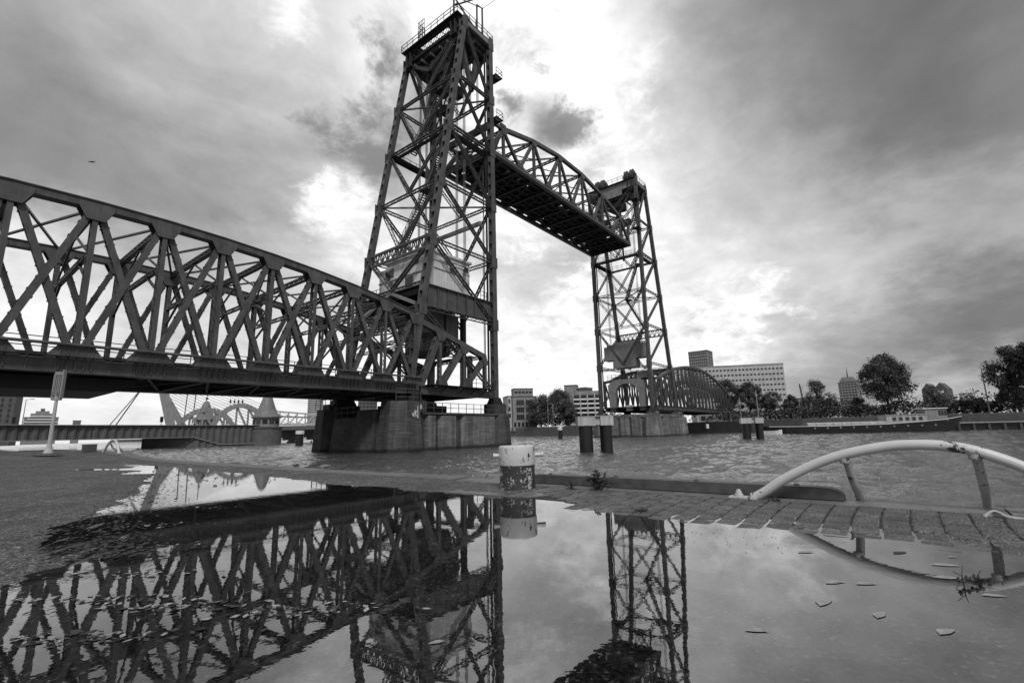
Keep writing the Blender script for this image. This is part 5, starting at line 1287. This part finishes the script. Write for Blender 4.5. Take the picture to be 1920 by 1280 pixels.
for r_ in range(6):
    part('balcony', 'white', t, lambda m: m.span(-5.7, 5.7, 0, .9, 3.6 + r_ * 1.75, 4.25 + r_ * 1.75), X=X)
    for k in range(4): part('pane', 'glass', t, lambda m: m.span(-5.2 + k * 2.8, -3.4 + k * 2.8, -.02, .06, 4.35 + r_ * 1.75, 5.2 + r_ * 1.75), X=X)
for k in range(5): part('fin', 'pale', t, lambda m: m.span(-5.75 + k * 2.8, -5.35 + k * 2.8, 0, 1.0, 2.2, 14.6), X=X)
part('penthouse', 'mid', t, lambda m: m.span(-4.5, 5.0, -6, -1, 14.5, 16.0), X=X)
# right group
building((354.4, 78.8), 15.5, 14, 62, 'dark high rise with a square window grid above the bow span', 'mid', 14, 9, (.62, .6), yaw=-18, z0=2, zwin=26, side=True)
t, X = building((214.5, 18.0), 44, 14, 31.2, 'long pale office slab with rows of small dark windows behind the right trees', 'pale', 8, 24, (.6, .32), yaw=16, z0=2, zwin=9.5)
t, X = building((371.2, -19.0), 11.5, 11, 29.8, 'tapering grey tower with setbacks and a spire beside the big round tree', 'mid', 12, 6, (.7, .5), yaw=-12, z0=2, zwin=6)
part('setback', 'mid', t, lambda m: m.span(-4.6, 4.6, -10, -.8, 29.8, 32.4), X=X); part('setback', 'mid', t, lambda m: m.span(-3.6, 3.0, -9, -1.5, 32.4, 34.0), X=X); part('spire', 'rail', t, lambda m: m.lathe((0, -4, 34), [(.5, 0), (.35, 3), (.1, 7)], 6), X=X)
t, X = building((181.4, -54.5), 7.4, 8, 9.6, 'dark brick house group with two pointed gables beyond the right quay', 'darkwall', 2, 4, (.5, .6), yaw=-12, z0=2, zwin=4.5, roof=False)
for u in (-2.0, 1.6): part('gable', 'darkwall', t, lambda m: m.prism([(u - 1.7, 9.6), (u + 1.7, 9.6), (u + 1.7, 12.4), (u, 14.6), (u - 1.7, 12.4)], -8, -.02, 'Y'), X=X); window_obj(t, X, u, 10.8, 1.7, .9, 0, 'white')
building((210.6, -65.9), 3.8, 5, 11.4, 'small pale house block far off between the bushes at right', 'pale', 3, 2, (.6, .5), yaw=10, z0=2, zwin=5)
building((150, -17.5), 12, 6, 10.0, 'low grey pavilion roofed building behind the light birch trees', 'mid', 2, 6, (.7, .5), yaw=0, z0=2, zwin=4)
building((140, 8.5), 16, 5, 6.0, 'low pale shed seen beneath the bow shaped span', 'mid', 1, 6, (.6, .5), yaw=0, z0=2, zwin=2.5)
# left group
t, X = building((-32, 219), 17, 14, 25.6, 'dark brick high rise with slit windows at the far left edge', 'darkwall', 9, 8, (.35, .7), yaw=-10, z0=0, zwin=8)
t, X = building((-6.0, 296.4), 12.5, 10, 13.2, 'stepped apartment building with white balcony bands behind the light mast', 'mid', 0, 0, yaw=0, z0=0)
for r_ in range(5): part('balcony', 'white', t, lambda m: m.span(-6 + max(0, r_ - 2) * .9, 6 - max(0, r_ - 2) * .7, 0, .6, 8.0 + r_ * 1.4, 8.55 + r_ * 1.4), X=X)
part('upper_storey', 'mid', t, lambda m: m.span(-4.2, 4.0, -8, -.5, 13.2, 15.4), X=X); part('upper_storey', 'mid', t, lambda m: m.span(-2.5, 2.6, -7, -1.5, 15.4, 16.6), X=X); part('chimney', 'darkwall', t, lambda m: m.span(-.8, .8, -5, -4, 16.6, 18), X=X)
building((7.3, 294.4), 3.2, 4, 11.6, 'tiny far house showing above the left harbour wall', 'mid', 2, 3, (.5, .6), z0=0, zwin=8.5)
t = thing('building', (113, 247, 0), 'tall pale round tower block with ringed balconies left of the near pier', 'building')
part('wall', 'mid', t, lambda m: m.lathe((113, 247, 0), [(4.4, 0), (4.4, 24.6), (2.5, 24.7), (2.5, 26)], 24))
for r_ in range(8): part('balcony_ring', 'pale', t, lambda m: m.lathe((113, 247, 13.2 + r_ * 1.4), [(4.7, 0), (4.7, .5)], 24))
part('antenna', 'rail', t, lambda m: m.tube([(113, 247, 26), (113, 247, 32)], .12, 5))
building((83.1, 147.9), 8.5, 6, 19.5, 'dark office tower glimpsed between near pier and deck', 'darkwall', 7, 5, (.7, .5), z0=0, zwin=8)
# ---------------- left harbour wall with its conical roofed towers and the old bascule bridge
hw = thing('harbour_wall', (-20, 80, WATER), 'long dark sheet pile harbour wall below the truss span at left', 'harbour wall')
HWL = [(-85, 60), (-44, 74), (-26, 80), (-7, 84.5), (12.5, 85.2)]
def sheet(m, p0, p1, z0, z1):
    a = Vector((p0[0], p0[1], 0)); b = Vector((p1[0], p1[1], 0)); L = (b - a).length; ax = (b - a) / L; nn = Vector((ax.y, -ax.x, 0)); k = int(L / .7); o = len(m.v)
    for i in range(k * 2 + 1):
        p = a + ax * (L * i / (k * 2)) + nn * (.22 if (i // 2) % 2 else 0)
        m.v += [(p.x, p.y, z0), (p.x, p.y, z1)]
    for i in range(k * 2): m.f.append((o + i * 2, o + i * 2 + 2, o + i * 2 + 3, o + i * 2 + 1))
for i in range(4):
    lo = 1.35 if i < 3 else WATER - 1
    part('sheet_piles', 'darkwall', hw, lambda m: sheet(m, HWL[i], HWL[i + 1], lo, 3.9))
    part('capping', 'mid', hw, lambda m: m.beam((HWL[i][0], HWL[i][1], 3.95), (HWL[i + 1][0], HWL[i + 1][1], 3.95), .14, 1.0, (0, 0, 1)) if False else m.beam((HWL[i][0], HWL[i][1], 3.97), (HWL[i + 1][0], HWL[i + 1][1], 3.97), 1.2, .14, (0, 0, 1)))
    if i < 3: part('soffit_beam', 'mid', hw, lambda m: m.beam((HWL[i][0], HWL[i][1] - .3, 1.3), (HWL[i + 1][0], HWL[i + 1][1] - .3, 1.3), .3, .16, (0, 0, 1)))
part('sloping_edge', 'mid', hw, lambda m: [m.beam((-7.2, 84.1, 1.3), (-1.5, 84.5, -.45), .18, .3), m.beam((-1.5, 84.5, -.45), (12.5, 84.7, -.6), .18, .3)])
part('sheet_piles', 'darkwall', hw, lambda m: m.prism([(-7, 84.6), (12, 85.3), (12, 89), (-16, 87)], WATER - 1, 1.34, 'Z'))
part('wall_core', 'darkwall', hw, lambda m: m.prism([(-44, 75.0), (-26, 80.8), (-7, 85.2), (12.5, 86), (12.5, 92), (-44, 92)], 1.36, 3.9, 'Z'))
def cone_tower(c, r, zb, zt_, label, ant=False):
    t = thing('cone_tower', (c[0], c[1], WATER), label, 'bridge tower', 'conical roofed towers of the old bridge')
    part('bastion', 'darkwall', t, lambda m: m.lathe((c[0], c[1], WATER - 1), [(r * 1.22, 0), (r * 1.22, zb - WATER + .6), (r * 1.3, zb - WATER + .6), (r * 1.3, zb - WATER + 1)], 24))
    dr = part('drum', 'mid', t, lambda m: m.lathe((c[0], c[1], zb), [(r * .96, 0), (r * .96, 2.2)], 24))
    for k in range(12):
        a = k * math.pi / 6; part('pane', 'glass', dr, lambda m: m.box((c[0] + math.cos(a) * r * .96, c[1] + math.sin(a) * r * .96, zb + 1.2), (.12, r * .36, 1.1), a))
    h_ = zt_ - zb - 2.2
    part('roof', 'cone', t, lambda m: m.lathe((c[0], c[1], zb + 2.2), [(r * 1.14, 0), (r * 1.1, .12 * h_ * .5), (r * .82, .2 * h_), (r * .62, .42 * h_), (r * .45, .66 * h_), (r * .33, .84 * h_), (r * .2, .95 * h_), (.04, h_)], 24), smooth=True)
    if ant: part('antenna', 'rail', t, lambda m: [m.tube([(c[0], c[1], zt_), (c[0], c[1], zt_ + 4.5)], .1, 5), m.span(c[0] - .3, c[0] + .3, c[1] - .3, c[1] + .3, zt_ + .4, zt_ + 1.0)])
    return t
cone_tower((9.8, 86.4), 3.15, 3.6, 12.4, 'nearer bridge tower with steep bell shaped conical roof at the end of the harbour wall')
cone_tower((8.7, 124.5), 2.9, 4.2, 12.4, 'farther conical roofed bridge tower with an antenna behind the arched girders', True)
def arched(c, w, z0, h_, label, yaw):
    X = frame(c, yaw); t = thing('arched_girder', (c[0], c[1], z0), label, 'bridge girder', 'arched girders of the old bascule bridge')
    n = 14; P = [(-w / 2 + w * i / n, z0 + h_ * (1 - (2 * i / n - 1) ** 2) ** .7) for i in range(n + 1)]
    part('arch', 'mid', t, lambda m: [m.beam((a[0], 0, a[1]), (b[0], 0, b[1]), 1.3, .8) for a, b in zip(P, P[1:])], X=X)
    part('tie', 'mid', t, lambda m: m.span(-w / 2, w / 2, -.3, .3, z0 - .3, z0 + .5), X=X)
    for i in (3, 6, 9, 12):
        part('post', 'mid', t, lambda m: m.beam((P[i][0], 0, z0), (P[i][0], 0, P[i][1]), .5, .4), X=X)
        part('diagonal', 'mid', t, lambda m: m.beam((P[i][0], 0, z0 + .3), (P[i - 3][0], 0, P[i - 3][1] - .3), .55, .4), X=X)
    return X, P
X1, P1 = arched((1.0, 101), 13.0, 3.0, 5.4, 'left pale arched girder of the old bascule bridge', 0)
X2, P2 = arched((8.2, 98.3), 13.0, 3.0, 6.6, 'right pale arched girder of the old bascule bridge with four birds on it', 0)
for k in range(4):
    bu_ = -2.6 + k * .95 ; t = thing('bird', X2((bu_, 0, 10.1)), '%s dark bird of the row perched on the arched girder' % ('leftmost', 'second from left', 'third from left', 'rightmost')[k], 'bird', 'birds perched on the arched girder')
    part('body', 'bird', t, lambda m: [m.lathe((bu_, 0, 10.2), [(.05, 0), (.2, .15), (.25, .45), (.14, .75), (.05, .9)], 8), m.lathe((bu_ + .05, 0, 11.05), [(.03, 0), (.12, .08), (.1, .2), (.02, .28)], 8)], X=X2)
    part('wing', 'bird', t, lambda m: m.hexa([(bu_ - .45, -.1, 10.6), (bu_ - .1, -.1, 10.9), (bu_ - .1, .1, 10.9), (bu_ - .45, .1, 10.6), (bu_ - .4, -.05, 10.7), (bu_ - .1, -.05, 11.0), (bu_ - .1, .05, 11.0), (bu_ - .4, .05, 10.7)]), X=X2)
    part('leg', 'bird', t, lambda m: m.beam((bu_, 0, 9.5), (bu_, 0, 10.25), .06, .06), X=X2)
ag = thing('approach_viaduct', (26.6, 100.5, 1.5), 'pale lattice girder viaduct running right from the conical tower to the near pier', 'viaduct')
XA = frame((26.6, 100.5), -8)
part('top_chord', 'pale', ag, lambda m: m.beam((-9, 0, 8.7), (12, 0, 6.6), .5, .5), X=XA)
part('bottom_chord', 'pale', ag, lambda m: m.beam((-9, 0, 4.6), (12, 0, 4.4), .7, .5), X=XA)
part('deck', 'darkwall', ag, lambda m: m.span(-9, 14, -6, .3, 2.9, 4.1), X=XA)
for k in range(9):
    u = -8.4 + k * 2.4; z1_ = 8.7 - (u + 9) * .1
    part('post', 'pale', ag, lambda m: m.beam((u, 0, 4.6), (u, 0, z1_), .36, .3), X=XA)
    part('diagonal', 'pale', ag, lambda m: m.beam((u - 2.0, 0, 4.8), (u - .2, 0, z1_ - .6), .36, .3), X=XA)
part('middle_rail', 'mid', ag, lambda m: m.beam((-9, -.3, 7.2), (12, -.3, 5.9), .5, .1), X=XA)
part('pier', 'darkwall', ag, lambda m: m.span(-8, 14, -5, -4, WATER, 2.9), X=XA)
for k, (u, z) in enumerate(((-5, .1), (1.5, -.1), (6, .2))):
    t = thing('moored_boat', XA((u, 3, WATER)), '%s low pale moored boat under the lattice viaduct' % ('leftmost', 'middle', 'rightmost')[k], 'boat', 'boats under the viaduct')
    part('hull', 'white', t, lambda m: m.prism([(u - 2.2, -.2), (u + 2.4, -.1), (u + 1.8, -.9), (u - 2.0, -.9)], 2, 4, 'Y'), X=XA); part('cabin', 'pale', t, lambda m: m.span(u - 1, u + .7, 2.3, 3.7, -.2, .6), X=XA)
# cable stayed bridge far off
cs = thing('cable_stayed_pylon', (84, 421, 0), 'grey forked pylon of a far cable stayed bridge seen under the truss', 'pylon')
XC = frame((86, 420.5), 0)
part('pylon_leg', 'mid', cs, lambda m: m.beam((3.0, 0, 0), (-13.0, 0, 62), 6.5, 5), X=XC)
part('pylon_leg', 'mid', cs, lambda m: m.beam((14.5, 0, 0), (-6.0, 0, 36), 5.0, 4), X=XC)
for (u0, z0_, u1, z1_, wd) in ((-12, 58, -40, 10, .6), (-12, 62, -36, 10, .8)):
    part('stay_cable', 'rail', cs, lambda m: m.beam((u0, 0, z0_), (u1, 0, z1_), wd, wd), X=XC)
for k in range(16):
    part('stay_cable', 'rope', cs, lambda m: m.beam((-9, 0, 61 - k * 1.9), (20 + (15 - k) * 6.0, 0, 11), .3, .3), X=XC)
for i, (c, h_, lab) in enumerate((((10.8, 150.1), 19, 'left of two thin ship masts standing behind the harbour wall'), ((13.2, 149.4), 20, 'right of two thin ship masts standing behind the harbour wall'))):
    t = thing('ship_mast', (c[0], c[1], 0), lab, 'mast', 'ship masts behind the harbour wall'); part('pole', 'rail', t, lambda m: m.tube([(c[0], c[1], 0), (c[0] + .6, c[1], h_)], .16, 6)); part('crosstree', 'rail', t, lambda m: m.beam((c[0] - .8, c[1], 8), (c[0] + 1.0, c[1], 8.3), .2, .2))
def lamp(c, z0, h_, label, arm=1.2, name='street_lamp', grp='street lamps'):
    t = thing(name, (c[0], c[1], z0), label, 'street lamp', grp); part('pole', 'mid', t, lambda m: m.tube([(c[0], c[1], z0), (c[0], c[1], h_)], [.14, .08], 6))
    X = frame(c); part('lamp_arm', 'mid', t, lambda m: [m.beam((0, 0, h_), (arm, 0, h_ + .1), .1, .1), m.span(arm - .3, arm + .4, -.15, .15, h_, h_ + .18)], X=X)
lamp((-29.3, 138), 3, 12.2, 'thin street lamp behind the harbour wall at far left')
lamp((94.3, 55.4), 2.3, 10.4, 'tall street lamp before the middle trees')
lamp((90.9, -57.1), 2.3, 11.5, 'tall pale street lamp on the right bank', .4)
for i, (c, lab) in enumerate((((-31, 138), 'traffic light by the street lamp at far left'), ((-1.5, 128), 'traffic light above the harbour wall beside the pylon'))):
    t = thing('traffic_light', (c[0], c[1], 3), lab, 'traffic light', 'traffic lights behind the harbour wall'); part('pole', 'rail', t, lambda m: m.tube([(c[0], c[1], 2), (c[0], c[1], 7.3)], .1, 6)); part('signal_head', 'black', t, lambda m: m.span(c[0] - .35, c[0] + .35, c[1] - .3, c[1] + .3, 6.0, 7.6))
hs = thing('harbour_crane', (95.5, 54.0, 2.3), 'slim harbour mast with a level arm beside the street lamp', 'harbour mast'); part('mast', 'mid', hs, lambda m: m.tube([(95.5, 54, 2.3), (95.5, 54, 10.2)], .16, 6)); part('jib', 'pale', hs, lambda m: m.beam((95.5, 54, 6.5), (92.6, 49.4, 6.7), .25, .2))
sm = thing('ship_mast', (110.7, -22.1, 2.3), 'dark leaning mast with rungs left of the round leafy tree', 'mast'); part('pole', 'rail', sm, lambda m: m.tube([(110.7, -22.1, 2.3), (110.4, -21.4, 12.4)], .18, 6)); part('rungs', 'rail', sm, lambda m: [m.span(110.2, 110.9, -22.2, -21.2, 3 + k * .6, 3.08 + k * .6) for k in range(15)])
def car(c, label, mat, yaw=0):
    X = frame(c, yaw); t = thing('parked_car', (c[0], c[1], 2.3), label, 'car', 'cars parked on the far bank')
    part('body', mat, t, lambda m: m.prism([(-2, 2.55), (2, 2.55), (2.05, 3.0), (1.3, 3.12), (.8, 3.6), (-1.2, 3.62), (-1.8, 3.12), (-2.05, 3.05)], -.85, .85, 'Y'), X=X)
    part('pane', 'glass', t, lambda m: m.prism([(1.1, 3.14), (.72, 3.52), (-1.1, 3.54), (-1.55, 3.14)], -.87, .87, 'Y'), X=X)
    for u in (-1.25, 1.25):
        w = part('wheel', 'black', t, lambda m: m.lathe((u, -.8, 2.62), [(.32, 0), (.32, 1.62)], 12, (0, 1, 0)), X=X); part('rim', 'pale', w, lambda m: m.lathe((u, .8, 2.62), [(.18, 0), (.18, .06)], 10, (0, 1, 0)), X=X)
car((103, 44.5), 'white car parked on the far bank left of the far tower', 'white', 5)
car((104, 49.5), 'pale car parked beside the white one on the far bank', 'pale', 0)
car((104, 2.0), 'white car parked below the bow shaped span', 'white', 0)

# trees
def tree(c, h, w, label, n=2600, mat='foliage', z0=2.3, trunk=.3, seed=0, lean=0, leaf=.3, crown_low=.28, cols=None, cat='tree', name='tree'):
    n = int(n * 2.6); leaf *= .72; rnd = random.Random(seed + 100); t = thing(name, (c[0], c[1], z0), label, cat, 'trees on the far bank'); c3 = Vector((c[0], c[1], z0))
    zc0 = z0 + h * crown_low; S = MB(); cl = []
    S.tube([c3, c3 + Vector((.1, .05, h * .3)), c3 + Vector((-.1, .1, h * .62)), c3 + Vector((0, 0, h * .85))], [trunk, trunk * .75, trunk * .45, trunk * .12], 8)
    nb = int(1.9 * (cols or max(9, int(w * 2.6))))
    for i in range(nb):
        u = rnd.random() ** .8; a = rnd.uniform(0, 6.283)
        zz1 = zc0 + (z0 + h - zc0) * (.06 + .86 * u); prof = math.sqrt(max(.05, 1 - (2 * (u - .42)) ** 2 * .85)); rr_ = w / 2 * prof * rnd.uniform(.35, .86)
        p = Vector((c[0] + math.cos(a) * rr_, c[1] + math.sin(a) * rr_, zz1)); cl.append((p, w * rnd.uniform(.09, .19)))
        s0 = c3 + Vector((0, 0, h * rnd.uniform(.25, .6))); S.tube([s0, s0.lerp(p, .5) + Vector((0, 0, .3)), p], [trunk * .35, trunk * .2, .03], 5, False)
    S.build('trunk', 'trunk', t)
    L = MB()
    for i in range(n):
        p, r_ = cl[rnd.randrange(len(cl))]
        d = Vector((rnd.gauss(0, 1), rnd.gauss(0, 1), rnd.gauss(0, .8))); d.normalize(); q = p + d * r_ * (rnd.random() ** .4) * rnd.uniform(.75, 1.15)
        e = Vector((rnd.gauss(0, 1), rnd.gauss(0, 1), rnd.gauss(0, 1))).normalized(); f = e.cross(d)
        if f.length < .1: continue
        f.normalize(); s_ = leaf * rnd.uniform(.5, 1.3)
        L.add([q - e * s_, q + f * s_ * .6, q + e * s_, q - f * s_ * .6], [(0, 1, 2, 3)])
    L.build('crown', mat, t)
tree((105.2, 66), 12.4, 13, 'bushy dark tree at the left of the middle tree clump', 6000, seed=1, crown_low=.06, cols=40)
tree((108.2, 59.5), 14.2, 13, 'tallest dark tree of the middle tree clump', 6500, seed=2, crown_low=.06, cols=42)
tree((106, 54.3), 9.5, 8, 'lower dark tree of the middle clump beside the balconied block', 3600, seed=3, crown_low=.06)
tree((127, 2.8), 14.6, 10.5, 'broad dark tree rising behind the right end of the bow span', 4200, seed=4)
tree((126, -4.5), 12.8, 10, 'dark tree between the bow span and the office slab', 3800, seed=5)
tree((128, -9.5), 8.5, 6, 'dark low tree before the foot of the office slab', 2200, seed=25)
tree((119.5, -12.6), 9.6, 5.6, 'light feathery tree right of the office slab', 1300, 'foliage2', seed=6, leaf=.22, crown_low=.35)
tree((115.2, -17.6), 7.4, 5.0, 'small dark tree left of the leaning mast', 1500, 'foliage', seed=7, leaf=.26)
tree((111.1, -25.4), 11.2, 8.4, 'round leafy tree right of the leaning mast', 2300, 'foliage2', seed=8, leaf=.24, crown_low=.2)
tree((112, -27.5), 5.6, 7.5, 'low dark tree under the round leafy tree', 1500, seed=26)
tree((101.8, -40.8), 15.2, 11.8, 'big round dark tree dominating the right bank', 8200, seed=9, leaf=.3, crown_low=.24, cols=52)
tree((106.7, -34.6), 5.4, 6.0, 'low shrubby tree left of the big round tree', 1500, 'foliage2', seed=10, leaf=.24, crown_low=.08)
tree((99.5, -49.5), 6.8, 5.5, 'pale feathery young tree right of the big round tree', 700, 'foliage2', seed=11, leaf=.2)
tree((97, -55.5), 3.4, 6.5, 'wide low bush before the gabled houses', 1500, seed=12, leaf=.24, crown_low=.03)
tree((100, -62.0), 6.2, 5.5, 'mid sized bushy tree left of the pale street lamp', 1500, 'foliage2', seed=13, leaf=.24, crown_low=.1)
tree((91, -61.5), 14.2, 8.5, 'tall dark tree cut by the right picture edge', 4600, seed=14, leaf=.3, crown_low=.1, cols=30)
tree((86.5, -64.0), 14.8, 7.0, 'tall dark tree standing behind the right edge tree', 3000, seed=15, leaf=.3, crown_low=.1)
def hedge(m, P, h_, w_, n, rnd):
    for i in range(n):
        k = rnd.random() * (len(P) - 1.001); a, b = Vector(P[int(k)]), Vector(P[int(k) + 1]); p = a.lerp(b, k % 1) + Vector((rnd.gauss(0, w_), rnd.gauss(0, w_), 0)); hh = h_ * (.6 + .4 * mnoise.noise((p.x * .2, p.y * .2, 0)) + .3)
        q = Vector((p.x, p.y, 2.3 + rnd.random() ** .7 * hh)); e = Vector((rnd.gauss(0, 1), rnd.gauss(0, 1), rnd.gauss(0, 1))).normalized(); f = e.cross(Vector((rnd.gauss(0, 1), rnd.gauss(0, 1), rnd.gauss(0, 1)))).normalized(); s_ = rnd.uniform(.15, .4)
        m.add([q - e * s_, q + f * s_ * .7, q + e * s_, q - f * s_ * .7], [(0, 1, 2, 3)])
hm = MB(); hedge(hm, [(103, 0, 0), (110, -14, 0), (104, -26, 0), (102, -40, 0), (97, -56, 0), (96, -70, 0)], 3.4, 1.6, 9000, random.Random(5)); hm.build('bank_shrubs', 'foliage', kind='stuff')
hm = MB(); hedge(hm, [(110, 72, 0), (112, 60, 0), (112, 50, 0), (110, 36, 0)], 4.0, 1.2, 3500, random.Random(15)); hm.build('bank_shrubs', 'foliage', kind='stuff')
hm = MB(); hedge(hm, [(180, 210, 0), (150, 130, 0), (140, 40, 0), (150, 0, 0), (150, -30, 0), (140, -70, 0), (150, -120, 0)], 7.0, 3.0, 9000, random.Random(6)); hm.build('distant_wood', 'foliage', kind='stuff')
# gulls in the air
for (c, yaw_, lab) in (((-31.9, 77.9, 56), .4, 'gull flying in the grey sky above the truss span'), ((150, -110, 40), 1.0, 'tiny gull gliding low in the dark cloud at far right')):
    t = thing('gull', c, lab, 'bird', 'gulls in the sky'); X = frame(c[:2], 20)
    part('body', 'bird', t, lambda m: m.lathe((0, 0, c[2]), [(.03, -.6), (.14, -.2), (.15, .1), (.03, .5)], 8, (.9, .3, .3)), X=X)
    part('wing', 'bird', t, lambda m: m.hexa([(-.1, -.15, c[2]), (-.1, .15, c[2]), (-.7, .1, c[2] - .5), (-.7, -.1, c[2] - .5), (-.1, -.15, c[2] + .05), (-.1, .15, c[2] + .05), (-.7, .1, c[2] - .46), (-.7, -.1, c[2] - .46)]), X=X)
    part('wing', 'bird', t, lambda m: m.hexa([(.1, -.15, c[2]), (.1, .15, c[2]), (.6, .1, c[2] + .7), (.6, -.1, c[2] + .7), (.1, -.15, c[2] + .05), (.1, .15, c[2] + .05), (.6, .1, c[2] + .74), (.6, -.1, c[2] + .74)]), X=X)
